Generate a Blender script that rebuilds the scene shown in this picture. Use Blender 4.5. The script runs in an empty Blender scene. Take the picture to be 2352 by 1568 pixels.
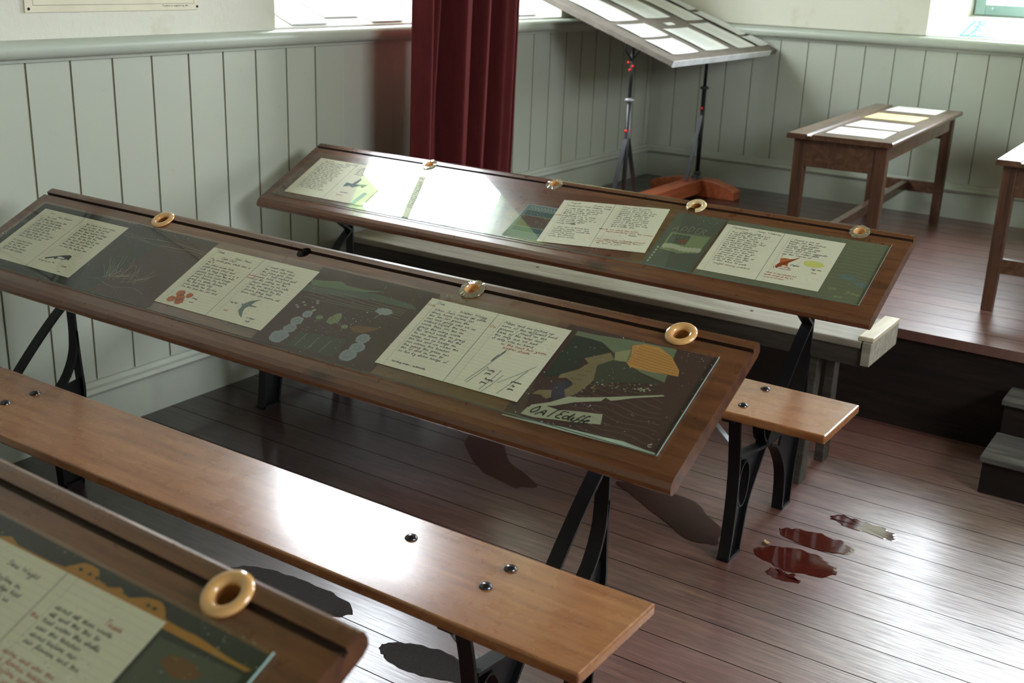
import bpy, bmesh, math, random
from mathutils import Vector, Matrix
random.seed(7)
scn = bpy.context.scene
COL = scn.collection
PI = math.pi

# ------------------------------------------------------------------ camera
CX, CY, CZ = 2.8523, 0.0, 1.4311
YAW, PITCH, ROLL, FPX = 0.5797, -0.3234, 0.0375, 2618.4477
fw = Vector((-math.sin(YAW)*math.cos(PITCH), math.cos(YAW)*math.cos(PITCH), math.sin(PITCH)))
rt = Vector((math.cos(YAW), math.sin(YAW), 0)); up = rt.cross(fw)
r2 = rt*math.cos(ROLL)+up*math.sin(ROLL); u2 = -rt*math.sin(ROLL)+up*math.cos(ROLL)
cam = bpy.data.cameras.new('camera'); co = bpy.data.objects.new('camera', cam); COL.objects.link(co)
M = Matrix(((r2.x, u2.x, -fw.x, CX), (r2.y, u2.y, -fw.y, CY), (r2.z, u2.z, -fw.z, CZ), (0, 0, 0, 1)))
co.matrix_world = M
cam.sensor_width = 36; cam.lens = FPX/2352*36; cam.clip_start = 0.02
cam.dof.use_dof = True; cam.dof.focus_distance = 2.5; cam.dof.aperture_fstop = 5.6
scn.camera = co

# ------------------------------------------------------------------ constants
HP = 0.339; YB = 5.6244; PE = 3.655
ZR = 1.1303; RT = 1.178; ZM = 0.1226
DD, ZF, ZBK = 0.3115, 0.6684, 0.8219
SL = math.hypot(DD, ZBK-ZF); TILT = math.atan2(ZBK-ZF, DD)

# ------------------------------------------------------------------ helpers
def link(o, parent=None):
    COL.objects.link(o)
    if parent is not None: o.parent = parent
    return o
def empty(name, loc=(0, 0, 0), rz=0.0, parent=None):
    o = bpy.data.objects.new(name, None); o.location = loc; o.rotation_euler = (0, 0, rz); o.empty_display_size = .1
    return link(o, parent)
def tag(o, label, cat, group=None, kind=None):
    o['label'] = label; o['category'] = cat
    if group: o['group'] = group
    if kind: o['kind'] = kind
    return o
def finish(name, bm, mats, parent=None, smooth=None, bevel=None, recalc=True):
    if recalc: bmesh.ops.recalc_face_normals(bm, faces=bm.faces[:])
    me = bpy.data.meshes.new(name); bm.to_mesh(me); bm.free()
    if not isinstance(mats, (list, tuple)): mats = [mats]
    for m in mats: me.materials.append(m)
    o = bpy.data.objects.new(name, me); link(o, parent)
    if bevel:
        b = o.modifiers.new('bevel', 'BEVEL'); b.width = bevel; b.segments = 2; b.limit_method = 'ANGLE'; b.angle_limit = math.radians(40)
    if smooth:
        for p in me.polygons: p.use_smooth = True
        me.set_sharp_from_angle(angle=math.radians(smooth))
    return o
def structure(o):
    o['kind'] = 'structure'; return o
def box(bm, x0, x1, y0, y1, z0, z1, mi=0):
    vs = [bm.verts.new(p) for p in ((x0, y0, z0), (x1, y0, z0), (x1, y1, z0), (x0, y1, z0), (x0, y0, z1), (x1, y0, z1), (x1, y1, z1), (x0, y1, z1))]
    for f in ((3, 2, 1, 0), (4, 5, 6, 7), (0, 1, 5, 4), (1, 2, 6, 5), (2, 3, 7, 6), (3, 0, 4, 7)):
        q = bm.faces.new([vs[i] for i in f]); q.material_index = mi
def prism_z(bm, poly, z0, z1, mi=0):
    a = [bm.verts.new((x, y, z0)) for x, y in poly]; b = [bm.verts.new((x, y, z1)) for x, y in poly]
    bm.faces.new(a[::-1]).material_index = mi; bm.faces.new(b).material_index = mi
    n = len(poly)
    for i in range(n): bm.faces.new((a[i], a[(i+1) % n], b[(i+1) % n], b[i])).material_index = mi
def prism(bm, pts0, pts1, mi=0, smooth=False):
    a = [bm.verts.new(p) for p in pts0]; b = [bm.verts.new(p) for p in pts1]
    bm.faces.new(a[::-1]).material_index = mi; bm.faces.new(b).material_index = mi
    n = len(a)
    for i in range(n):
        f = bm.faces.new((a[i], a[(i+1) % n], b[(i+1) % n], b[i])); f.material_index = mi; f.smooth = smooth
def tube(bm, pts, r, seg=8, closed=False, mi=0, cap=True):
    pts = [Vector(p) for p in pts]; n = len(pts); rings = []
    rr = r if isinstance(r, (list, tuple)) else [r]*n
    for i, p in enumerate(pts):
        if closed: t = pts[(i+1) % n]-pts[i-1]
        else: t = pts[min(i+1, n-1)]-pts[max(i-1, 0)]
        t.normalize(); a = t.orthogonal() if abs(t.z) > .95 else t.cross(Vector((0, 0, 1)))
        if abs(t.z) > .95: a = t.cross(Vector((0, 1, 0)))
        a.normalize(); b = t.cross(a)
        rings.append([bm.verts.new(p+rr[i]*(a*math.cos(2*PI*k/seg)+b*math.sin(2*PI*k/seg))) for k in range(seg)])
    for i in range(n if closed else n-1):
        A, B = rings[i], rings[(i+1) % n]
        for k in range(seg):
            f = bm.faces.new((A[k], A[(k+1) % seg], B[(k+1) % seg], B[k])); f.smooth = True; f.material_index = mi
    if cap and not closed:
        bm.faces.new(rings[0][::-1]).material_index = mi; bm.faces.new(rings[-1]).material_index = mi
def lathe(bm, prof, c=(0, 0, 0), seg=28, mi=0, wob=None):
    c = Vector(c); rings = []
    for r, z in prof:
        rings.append([bm.verts.new(c+Vector((max(r, 1e-5)*math.cos(2*PI*k/seg), max(r, 1e-5)*math.sin(2*PI*k/seg), z))) for k in range(seg)])
    for A, B in zip(rings, rings[1:]):
        for k in range(seg):
            f = bm.faces.new((A[k], A[(k+1) % seg], B[(k+1) % seg], B[k])); f.smooth = True; f.material_index = mi

# ------------------------------------------------------------------ materials
MATS = {}
class NT:
    def __init__(s, name):
        s.m = bpy.data.materials.new(name); s.m.use_nodes = True; s.t = s.m.node_tree; s.t.nodes.clear()
        s.out = s.t.nodes.new('ShaderNodeOutputMaterial')
    def n(s, typ, **kw):
        nd = s.t.nodes.new(typ)
        for k, v in kw.items():
            if k in nd.inputs: s.set(nd.inputs[k], v)
            else: setattr(nd, k, v)
        return nd
    def set(s, sock, v):
        if isinstance(v, bpy.types.NodeSocket): s.t.links.new(v, sock)
        else: sock.default_value = v
    def coord(s, scale=(1, 1, 1), rot=(0, 0, 0), kind='Object'):
        tc = s.n('ShaderNodeTexCoord'); mp = s.n('ShaderNodeMapping')
        s.t.links.new(tc.outputs[kind], mp.inputs['Vector']); mp.inputs['Scale'].default_value = scale; mp.inputs['Rotation'].default_value = rot
        return mp.outputs['Vector']
    def noise(s, vec, scale=5, detail=4, rough=.55, dist=0):
        nd = s.n('ShaderNodeTexNoise'); s.t.links.new(vec, nd.inputs['Vector'])
        nd.inputs['Scale'].default_value = scale; nd.inputs['Detail'].default_value = detail; nd.inputs['Roughness'].default_value = rough; nd.inputs['Distortion'].default_value = dist
        return nd.outputs['Fac']
    def ramp(s, fac, stops, interp='LINEAR'):
        nd = s.n('ShaderNodeValToRGB'); s.t.links.new(fac, nd.inputs['Fac']); cr = nd.color_ramp; cr.interpolation = interp
        while len(cr.elements) < len(stops): cr.elements.new(.5)
        for e, (p, c) in zip(cr.elements, stops):
            e.position = p; e.color = (c, c, c, 1) if isinstance(c, (int, float)) else (*c, 1)
        return nd.outputs['Color']
    def mix(s, fac, a, b, mode='MIX'):
        nd = s.n('ShaderNodeMix', data_type='RGBA', blend_type=mode)
        for sk, v in ((nd.inputs[0], fac), (nd.inputs[6], a), (nd.inputs[7], b)):
            if isinstance(v, bpy.types.NodeSocket): s.t.links.new(v, sk)
            elif isinstance(v, (int, float)): sk.default_value = v
            else: sk.default_value = (*v, 1)
        return nd.outputs[2]
    def math(s, op, a, b=0.0, c=None):
        nd = s.n('ShaderNodeMath', operation=op)
        for i, v in enumerate((a, b, c)):
            if v is None: continue
            s.set(nd.inputs[i], v)
        return nd.outputs[0]
    def bump(s, h, strength=.3, dist=.002):
        nd = s.n('ShaderNodeBump'); s.t.links.new(h, nd.inputs['Height']); nd.inputs['Strength'].default_value = strength; nd.inputs['Distance'].default_value = dist
        return nd.outputs['Normal']
    def bsdf(s, color, rough=.5, metal=0, normal=None, coat=0, coat_rough=.1, spec=.5, sheen=0, ior=1.5):
        b = s.n('ShaderNodeBsdfPrincipled')
        s.set(b.inputs['Base Color'], color if isinstance(color, bpy.types.NodeSocket) else (*color, 1))
        s.set(b.inputs['Roughness'], rough); s.set(b.inputs['Metallic'], metal); s.set(b.inputs['Coat Weight'], coat); s.set(b.inputs['Coat Roughness'], coat_rough)
        s.set(b.inputs['Specular IOR Level'], spec); s.set(b.inputs['Sheen Weight'], sheen); b.inputs['IOR'].default_value = ior
        if normal is not None: s.t.links.new(normal, b.inputs['Normal'])
        s.t.links.new(b.outputs[0], s.out.inputs['Surface'])
        return b
    def done(s, key): MATS[key] = s.m; return s.m

def plain(key, color, rough=.5, metal=0, coat=0, noise=0.0, spec=.5):
    t = NT(key)
    if noise:
        v = t.coord(); f = t.noise(v, 14, 5)
        c = t.mix(t.ramp(f, [(.3, 0), (.75, 1)]), tuple(x*(1-noise) for x in color), tuple(min(1, x*(1+noise)) for x in color))
        t.bsdf(c, rough, metal, coat=coat, spec=spec)
    else: t.bsdf(color, rough, metal, coat=coat, spec=spec)
    return t.done(key)

def wood(key, dark, mid, light, rough=.35, coat=.0, axis='X', scale=1.0, knots=True, worn=0.0, wearcol=(.35, .3, .25), spec=.5, bump=.15, cr=.12):
    t = NT(key); s = scale
    sc = {'X': (1.3*s, 14*s, 14*s), 'Y': (14*s, 1.3*s, 14*s), 'Z': (14*s, 14*s, 1.3*s)}[axis]
    v = t.coord(sc); g = t.noise(v, 3.0, 8, .62, .6)
    fine = t.noise(t.coord(tuple(a*5 for a in sc)), 5.0, 3, .6)
    wv = t.n('ShaderNodeTexWave', wave_type='RINGS', rings_direction=axis)
    t.t.links.new(t.coord(tuple(a*.5 for a in sc)), wv.inputs['Vector']); wv.inputs['Scale'].default_value = 1.2; wv.inputs['Distortion'].default_value = 9; wv.inputs['Detail'].default_value = 3; wv.inputs['Detail Scale'].default_value = .6
    base = t.ramp(g, [(.28, dark), (.5, mid), (.74, light)])
    base = t.mix(t.math('MULTIPLY', wv.outputs['Fac'], .18), base, dark)
    base = t.mix(t.math('MULTIPLY', t.ramp(fine, [(.45, 0), (.7, 1)]), .3), base, dark)
    if knots:
        vo = t.n('ShaderNodeTexVoronoi'); kv = {'X': (1.6, 5, 5), 'Y': (5, 1.6, 5), 'Z': (5, 5, 1.6)}[axis]
        t.t.links.new(t.coord(kv), vo.inputs['Vector']); vo.inputs['Scale'].default_value = 1.5
        base = t.mix(t.ramp(vo.outputs['Distance'], [(.03, .85), (.12, 0)]), base, tuple(x*.35 for x in dark))
    if worn:
        w = t.noise(t.coord(), 9, 6, .6)
        base = t.mix(t.math('MULTIPLY', t.ramp(w, [(.5, 0), (.72, 1)]), worn), base, wearcol)
    rn = t.noise(t.coord(), 16, 5, .6)
    ro = t.math('ADD', t.math('MULTIPLY', rn, .22), rough-.11)
    nrm = t.bump(g, bump, .0012)
    t.bsdf(base, ro, normal=nrm, coat=coat, coat_rough=cr, spec=spec)
    return t.done(key)

wood('desk_wood', (.070, .022, .010), (.155, .052, .022), (.235, .088, .036), rough=.30, coat=.55, worn=.10, wearcol=(.04, .02, .015))
wood('desk_edge', (.03, .010, .005), (.09, .03, .012), (.16, .055, .02), rough=.35, knots=False)
wood('bench_wood', (.21, .068, .022), (.37, .145, .050), (.50, .225, .085), rough=.28, coat=.65, cr=.20, worn=.03, wearcol=(.55, .42, .33), bump=.08)
wood('grey_wood', (.20, .17, .13), (.33, .29, .23), (.45, .41, .34), rough=.55, knots=False)
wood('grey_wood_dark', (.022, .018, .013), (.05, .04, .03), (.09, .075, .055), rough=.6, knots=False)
wood('pale_wood', (.45, .36, .24), (.62, .53, .38), (.72, .64, .48), rough=.45, knots=False, axis='Y')
wood('table_wood', (.055, .022, .012), (.12, .055, .03), (.20, .10, .058), rough=.34, coat=.45, axis='Y')
wood('table_leg', (.045, .018, .010), (.11, .047, .025), (.17, .08, .042), rough=.45, axis='Z', knots=False)
wood('step_wood', (.05, .045, .04), (.10, .09, .08), (.2, .18, .16), rough=.45, knots=False)
wood('red_beam', (.30, .065, .028), (.52, .13, .055), (.62, .19, .085), rough=.35, axis='Y', knots=False)
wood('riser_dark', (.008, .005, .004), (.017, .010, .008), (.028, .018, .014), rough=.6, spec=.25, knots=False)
plain('iron', (.006, .006, .007), .45, 0.0, noise=.3, spec=.35)
plain('groove_shade_dirt', (.055, .026, .016), .6)  # pen groove: dirt, with the shade of the recess painted in
plain('hole_dark', (.006, .004, .003), .8)
plain('grey_iron', (.05, .052, .055), .38, .5)
plain('white_iron', (.35, .36, .37), .35, .3)
plain('bolt', (.10, .09, .10), .22, .9)
plain('orange_ceramic', (.78, .42, .16), .08, coat=1)
plain('cream_ceramic', (.80, .60, .33), .08, coat=1)
plain('well_inside', (.38, .15, .04), .25, coat=.5)
plain('dark_hole', (.004, .003, .003), .9)
plain('silver_tape', (.80, .79, .83), .30, .25, noise=.15)
plain('board_brown', (.17, .14, .12), .7, noise=.25)
plain('red_knob', (.75, .02, .02), .3)
plain('white_card', (.88, .88, .86), .6)
plain('yellow_card', (.85, .70, .32), .6)
plain('sill_card', (.80, .80, .80), .5)
plain('ink_blue', (.045, .06, .10), .7)
plain('ink_dark', (.04, .045, .04), .7)
plain('ink_red', (.55, .10, .06), .7)
plain('ink_brown', (.32, .14, .05), .7)
plain('ink_green', (.05, .13, .07), .7)
plain('spine', (.16, .16, .15), .8)
plain('notice_line', (.10, .06, .04), .8)
plain('teal_frame', (.36, .52, .48), .4)
plain('teal_card', (.03, .34, .27), .5)
plain('pendant_black', (.01, .01, .01), .5)
for k, c in dict(a_sky=(.16, .18, .105), a_sun=(.55, .25, .06), a_sunline=(.20, .07, .02), a_ray=(.30, .28, .14), a_hill=(.022, .028, .016), a_cliff=(.23, .16, .08), a_purple=(.05, .038, .06),
                 a_mid=(.05, .05, .025), a_foam=(.42, .40, .28), a_wave=(.20, .11, .08), a_beach=(.46, .52, .42), a_base=(.062, .024, .017), a_grey=(.035, .033, .028), a_scratch=(.30, .28, .20),
                 a_green=(.13, .165, .08), a_flower=(.30, .31, .33), a_olive=(.055, .055, .028), a_orange=(.18, .07, .02), a_teal=(.11, .16, .16), a_tealdark=(.04, .08, .075), a_brown=(.08, .04, .02),
                 a_page_green=(.14, .14, .085), a_green2=(.085, .090, .062), a_lime=(.20, .23, .11), a_clover=(.55, .12, .03), a_bird=(.16, .20, .19), a_yellow=(.72, .66, .18), a_white=(.7, .7, .66), a_mount=(.48, .20, .03),
                 a_blue=(.30, .38, .50)).items():
    plain(k, c, .75)

# ruled paper
t = NT('ruled_paper'); v = t.coord(); sx = t.n('ShaderNodeSeparateXYZ'); t.t.links.new(v, sx.inputs[0])
m1 = t.math('MODULO', t.math('ADD', sx.outputs['Y'], 10.0), .0088); l1 = t.math('LESS_THAN', m1, .0006)
nz = t.noise(v, 11, 4); basec = t.mix(nz, (.80, .71, .56), (.89, .80, .66))
t.bsdf(t.mix(t.math('MULTIPLY', l1, .35), basec, (.35, .36, .36)), .7); t.done('paper')
# velvet
t = NT('velvet'); v = t.coord((1, 1, .25)); f = t.noise(v, 40, 4)
t.bsdf(t.mix(f, (.072, .011, .013), (.12, .020, .021)), .8, sheen=.22, spec=.1).inputs['Sheen Tint'].default_value = (.9, .22, .2, 1); t.done('velvet')
# painted boarding
def paint(key, a, b, rough=.42):
    t = NT(key); v = t.coord(); f = t.noise(v, 2.5, 5); g = t.noise(t.coord((30, 30, 1.5)), 3, 4); sp = t.noise(t.coord(), 23, 3)
    c = t.mix(f, a, b); c = t.mix(t.math('MULTIPLY', t.ramp(sp, [(.70, 0), (.76, 1)]), .25), c, (.30, .26, .17))
    t.bsdf(c, t.math('ADD', t.math('MULTIPLY', sp, .15), rough-.07), normal=t.bump(g, .12, .001)); return t.done(key)
paint('paint_board', (.42, .44, .37), (.47, .49, .415))
paint('paint_rail', (.44, .47, .40), (.49, .52, .45), .3)
plain('groove_dark', (.30, .29, .20), .8)
# plaster
t = NT('plaster'); v = t.coord(); f = t.noise(v, 3, 6); g = t.noise(v, 26, 7, .65); sp = t.noise(v, 60, 2)
c = t.mix(f, (.66, .635, .53), (.74, .72, .63)); c = t.mix(t.math('MULTIPLY', t.ramp(t.noise(v, 7, 5), [(.62, 0), (.72, 1)]), .35), c, (.52, .46, .31))
t.bsdf(c, .8, normal=t.bump(g, .5, .006)); t.done('plaster')
plain('jamb_white', (.82, .82, .78), .7, noise=.04)
plain('ceiling_white', (.20, .155, .12), .85)

# floor planks, running along X
def floor_mat(key, tint=1.0):
    t = NT(key); tc = t.n('ShaderNodeTexCoord'); sx = t.n('ShaderNodeSeparateXYZ'); t.t.links.new(tc.outputs['Object'], sx.inputs[0])
    W = .1225
    yy = t.math('DIVIDE', t.math('ADD', sx.outputs['Y'], 20.0-.005), W); idx = t.math('FLOOR', yy); fr = t.math('FRACT', yy)
    seam = t.math('LESS_THAN', t.math('MINIMUM', fr, t.math('SUBTRACT', 1.0, fr)), .011)
    wn = t.n('ShaderNodeTexWhiteNoise', noise_dimensions='1D'); t.t.links.new(idx, wn.inputs['W'])
    cx = t.n('ShaderNodeCombineXYZ'); t.t.links.new(t.math('ADD', sx.outputs['X'], t.math('MULTIPLY', wn.outputs['Value'], 37.0)), cx.inputs[0]); t.t.links.new(sx.outputs['Y'], cx.inputs[1]); t.t.links.new(idx, cx.inputs[2])
    mp = t.n('ShaderNodeMapping'); t.t.links.new(cx.outputs[0], mp.inputs['Vector']); mp.inputs['Scale'].default_value = (1.6, 16, 1)
    g = t.noise(mp.outputs[0], 3.2, 8, .62, .8)
    mp2 = t.n('ShaderNodeMapping'); t.t.links.new(cx.outputs[0], mp2.inputs['Vector']); mp2.inputs['Scale'].default_value = (2.2, 60, 1)
    g2 = t.noise(mp2.outputs[0], 4, 4, .6)
    k = tint
    c = t.ramp(g, [(.22, (.060*k, .022*k, .018*k)), (.5, (.150*k, .060*k, .048*k)), (.80, (.27*k, .125*k, .095*k))])
    c = t.mix(t.math('MULTIPLY', t.ramp(g2, [(.45, 0), (.7, 1)]), .55), c, (.045*k, .018*k, .015*k))
    c = t.mix(t.math('MULTIPLY', wn.outputs['Value'], .35), c, (.23, .095, .075))
    shade_ramp = t.ramp(t.math('ADD', t.math('MULTIPLY', sx.outputs['X'], .33), t.math('MULTIPLY', t.math('SUBTRACT', t.noise(tc.outputs['Object'], 1.1, 4), .5), .35)), [(.22, 0), (.62, 1)])
    c = t.mix(shade_ramp, t.mix(1.0, c, (.19, .17, .18), 'MULTIPLY'), c)  # shade under the desks towards the left wall, painted into the plank colour
    # worn pale area by the end of the benches (traffic)
    big = t.noise(tc.outputs['Object'], 1.4, 5, .6)
    wear = t.math('MULTIPLY', t.ramp(t.math('ADD', t.math('MULTIPLY', big, .9), t.math('MULTIPLY', t.math('SUBTRACT', sx.outputs['X'], 2.0), .5)), [(.42, 0), (.85, 1)]), .65)
    c = t.mix(wear, c, t.mix(t.ramp(g2, [(.4, 0), (.6, 1)]), (.42, .33, .27), (.17, .11, .09)))
    c = t.mix(seam, c, (.003, .002, .002)); noseam = t.math('SUBTRACT', 1.0, seam)
    rn = t.noise(tc.outputs['Object'], 6, 6, .6)
    ro = t.math('ADD', t.math('MULTIPLY', rn, .16), .30); ro = t.math('ADD', ro, t.math('MULTIPLY', t.ramp(g2, [(.38, 0), (.66, 1)]), .12))
    h = t.math('SUBTRACT', t.math('MULTIPLY', g2, .25), t.math('MULTIPLY', seam, 1.0))
    mpb = t.n('ShaderNodeMapping'); t.t.links.new(cx.outputs[0], mpb.inputs['Vector']); mpb.inputs['Scale'].default_value = (3, 22, 1)
    nrm = t.bump(t.math('ADD', h, t.math('MULTIPLY', t.noise(mpb.outputs[0], 3, 3), .6)), .35, .0016)
    t.bsdf(c, ro, normal=nrm, coat=t.math('MULTIPLY', noseam, t.math('SUBTRACT', .85, t.math('MULTIPLY', t.ramp(g2, [(.38, 0), (.66, 1)]), .35))), coat_rough=t.math('ADD', .13, t.math('MULTIPLY', shade_ramp, .13)), spec=t.math('MULTIPLY', noseam, .5)); return t.done(key)
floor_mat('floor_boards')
# wet stain
t = NT('wet_stain'); v = t.coord(); f = t.noise(v, 30, 5)
t.bsdf(t.mix(f, (.055, .008, .006), (.11, .020, .013)), .07, spec=.5); t.done('wet_stain')
t = NT('wet_grit'); v = t.coord(); t.bsdf((.025, .013, .012), .10, normal=t.bump(t.noise(v, 130, 5, .75), 1.0, .006)); t.done('wet_grit')
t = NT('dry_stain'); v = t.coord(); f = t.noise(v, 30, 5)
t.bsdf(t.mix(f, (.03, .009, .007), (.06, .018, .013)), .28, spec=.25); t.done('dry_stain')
# glass, with dust specks
def glass(key, dust=0.0, tintc=(1, 1, 1)):
    t = NT(key); tr = t.n('ShaderNodeBsdfTransparent'); tr.inputs[0].default_value = (*tintc, 1)
    gl = t.n('ShaderNodeBsdfGlossy'); gl.inputs['Roughness'].default_value = .0
    fr = t.n('ShaderNodeFresnel'); fr.inputs['IOR'].default_value = 1.5
    geo = t.n('ShaderNodeNewGeometry')
    fac = t.math('MULTIPLY', fr.outputs[0], t.math('SUBTRACT', 1.0, geo.outputs['Backfacing']))
    fac = t.math('MULTIPLY', fac, 1.15)
    mx = t.n('ShaderNodeMixShader'); t.t.links.new(fac, mx.inputs[0]); t.t.links.new(tr.outputs[0], mx.inputs[1]); t.t.links.new(gl.outputs[0], mx.inputs[2])
    last = mx.outputs[0]
    if dust:
        vv = t.coord(); sp = t.noise(vv, 240, 2, .5); big = t.noise(vv, 9, 3)
        d = t.math('MULTIPLY', t.ramp(t.math('ADD', sp, t.math('MULTIPLY', big, .25)), [(.86, 0), (.90, 1)]), dust)
        df = t.n('ShaderNodeBsdfDiffuse'); df.inputs[0].default_value = (.75, .75, .72, 1)
        m2 = t.n('ShaderNodeMixShader'); t.t.links.new(d, m2.inputs[0]); t.t.links.new(last, m2.inputs[1]); t.t.links.new(df.outputs[0], m2.inputs[2]); last = m2.outputs[0]
    t.t.links.new(last, t.out.inputs['Surface']); return t.done(key)
glass('glass', .8, (.985, 1, .99)); glass('window_glass', 0)
plain('glass_edge', (.34, .50, .46), .15, coat=1)
t = NT('clear_glaze'); b = t.bsdf((.85, .72, .5), .05, coat=1); b.inputs['Transmission Weight'].default_value = .75; t.done('clear_glaze')
t = NT('grass'); v = t.coord(); t.bsdf(t.mix(t.noise(v, 6, 5), (.16, .30, .04), (.40, .55, .12)), .8); t.done('grass')
t = NT('leaves'); v = t.coord(); b = t.bsdf(t.mix(t.noise(v, 9, 5), (.12, .26, .03), (.50, .68, .16)), .6); t.done('leaves')

# ------------------------------------------------------------------ stroke handwriting
GL = {
'a': (1.2, [(1, .9), (.5, 1), (.1, .5), (.4, 0), (.9, .4), (1, 1), (.95, .1), (1.2, .1)]), 'b': (1.1, [(.1, .2), (.3, 2), (.2, 0), (.7, 0), (.9, .6), (.4, .9)]),
'c': (1.0, [(.9, .9), (.4, 1), (.1, .4), (.4, 0), (1, .2)]), 'd': (1.2, [(.9, .8), (.4, 1), (.1, .4), (.5, 0), (.9, .5), (1.1, 2), (.95, 0), (1.2, .1)]),
'e': (1.0, [(.1, .5), (.8, .7), (.5, 1), (.1, .4), (.5, 0), (1, .2)]), 'f': (.9, [(.9, 1.8), (.5, 1.9), (.4, 0), (.2, -1), (.5, .6), (.9, .6)]),
'g': (1.1, [(.9, .9), (.4, 1), (.1, .5), (.5, .1), (.9, .9), (.7, -1), (.1, -.8), (1.1, .2)]), 'h': (1.2, [(.1, 0), (.4, 2), (.2, 0), (.6, 1), (.9, .7), (.9, 0), (1.2, .1)]),
'i': (.6, [(.1, .3), (.3, 1), (.3, 0), (.6, .2)]), 'j': (.6, [(.3, 1), (.2, -1), (-.2, -.7), (.6, .2)]), 'k': (1.1, [(.1, 0), (.4, 2), (.2, 0), (.8, 1), (.4, .5), (.9, 0), (1.1, .1)]),
'l': (.6, [(.0, .2), (.4, 2), (.2, .1), (.6, .1)]), 'm': (1.7, [(.1, 0), (.2, 1), (.2, 0), (.6, 1), (.8, .6), (.8, 0), (1.1, 1), (1.4, .6), (1.4, 0), (1.7, .1)]),
'n': (1.2, [(.1, 0), (.2, 1), (.2, 0), (.6, 1), (.9, .7), (.9, 0), (1.2, .1)]), 'o': (1.1, [(.6, 1), (.1, .5), (.5, 0), (.9, .5), (.6, 1), (1.1, .8)]),
'p': (1.1, [(.2, 1), (.1, -1), (.2, .6), (.7, 1), (.9, .4), (.3, .1)]), 'q': (1.1, [(.9, .9), (.3, 1), (.2, .2), (.8, .4), (.9, 1), (.7, -1), (1.1, 0)]),
'r': (.9, [(.1, 0), (.2, 1), (.3, .7), (.8, 1), (.7, .2), (.9, .1)]), 's': (.9, [(.1, .1), (.6, 1), (.7, .4), (.4, 0), (.9, .1)]), 't': (.8, [(.2, 1), (.5, 1.7), (.3, 0), (.7, .1), (.4, 1), (.8, 1)]),
'u': (1.2, [(.1, 1), (.2, .1), (.6, 0), (.9, 1), (.9, 0), (1.2, .1)]), 'v': (1.0, [(.1, 1), (.4, 0), (.8, 1), (1, .9)]), 'w': (1.5, [(.1, 1), (.3, 0), (.7, .9), (.9, 0), (1.3, 1), (1.5, .9)]),
'x': (1.0, [(.1, 1), (.8, 0), (.4, .5), (.9, 1), (.2, 0), (1, .1)]), 'y': (1.1, [(.1, 1), (.3, .2), (.8, 1), (.6, -1), (.1, -.7), (1.1, .2)]), 'z': (1.0, [(.1, 1), (.8, 1), (.2, 0), (1, .1)]),
'-': (1.0, [(.1, .5), (.9, .5)]), '.': (.5, [(.1, 0), (.3, .15)]), ',': (.5, [(.2, .1), (.1, -.4)]), '"': (.6, [(.2, 2), (.2, 1.5)])}
CAP = {
'A': (1.8, [(0, 0), (.8, 2), (1.4, 0), (1.1, .8), (.4, .8)]), 'B': (1.5, [(.3, 0), (.4, 2), (1.2, 1.6), (.5, 1), (1.3, .5), (.3, 0)]), 'C': (1.6, [(1.4, 1.7), (.8, 2), (.1, 1), (.6, 0), (1.5, .4)]),
'D': (1.7, [(.3, 0), (.4, 2), (1.3, 1.6), (1.4, .6), (.3, 0)]), 'E': (1.4, [(1.3, 1.9), (.4, 2), (.4, 1), (1, 1), (.4, 1), (.3, 0), (1.3, .1)]), 'F': (1.4, [(1.4, 2), (.4, 2), (.4, 1), (1.1, 1), (.4, 1), (.2, 0)]),
'G': (1.7, [(1.4, 1.8), (.6, 2), (.1, 1), (.6, 0), (1.4, .5), (.9, .8), (1.4, .8), (1.3, -.3)]), 'H': (1.7, [(.2, 0), (.4, 2), (.3, 1), (1.3, 1), (1.4, 2), (1.2, 0)]), 'I': (.8, [(.5, 2), (.3, 0)]),
'J': (1.2, [(.3, 2), (1.3, 2), (.8, 2), (.6, 0), (.1, .2)]), 'K': (1.5, [(.4, 2), (.2, 0), (.3, .9), (1.4, 2), (.6, 1), (1.4, 0)]), 'L': (1.3, [(.5, 2), (.2, 0), (1.2, .1)]), 'M': (2, [(.1, 0), (.4, 2), (.9, .5), (1.5, 2), (1.7, 0)]),
'N': (1.7, [(.1, 0), (.4, 2), (1.1, 0), (1.5, 2)]), 'O': (1.8, [(.9, 2), (.2, 1), (.8, 0), (1.5, 1), (.9, 2)]), 'P': (1.4, [(.2, 0), (.4, 2), (1.3, 1.7), (1, 1), (.4, 1)]), 'Q': (1.8, [(.9, 2), (.2, 1), (.8, 0), (1.5, 1), (.9, 2), (1.6, -.2)]),
'R': (1.5, [(.2, 0), (.4, 2), (1.3, 1.7), (1, 1), (.5, 1), (1.4, 0)]), 'S': (1.3, [(1.2, 1.8), (.5, 2), (.3, 1.4), (1, .8), (.7, 0), (.1, .2)]), 'T': (1.5, [(.1, 2), (1.5, 2), (.8, 2), (.6, 0)]), 'U': (1.7, [(.3, 2), (.3, .4), (.8, 0), (1.4, .5), (1.5, 2)]),
'V': (1.5, [(.2, 2), (.6, 0), (1.5, 2)]), 'W': (2.2, [(.2, 2), (.5, 0), (1.1, 1.4), (1.4, 0), (2.1, 2)]), 'Y': (1.5, [(.2, 2), (.7, 1), (1.4, 2), (.7, 1), (.4, -.4)]), 'Z': (1.4, [(.2, 2), (1.4, 2), (.2, 0), (1.4, 0)])}
def smooth_path(p, it=2):
    for _ in range(it):
        q = [p[0]]
        for a, b in zip(p, p[1:]): q += [(a[0]*.75+b[0]*.25, a[1]*.75+b[1]*.25), (a[0]*.25+b[0]*.75, a[1]*.25+b[1]*.75)]
        q.append(p[-1]); p = q
    return p
def stroke_len(s): return sum((CAP.get(ch) or GL.get(ch) or (1.1, 0))[0] for ch in s)
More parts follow.
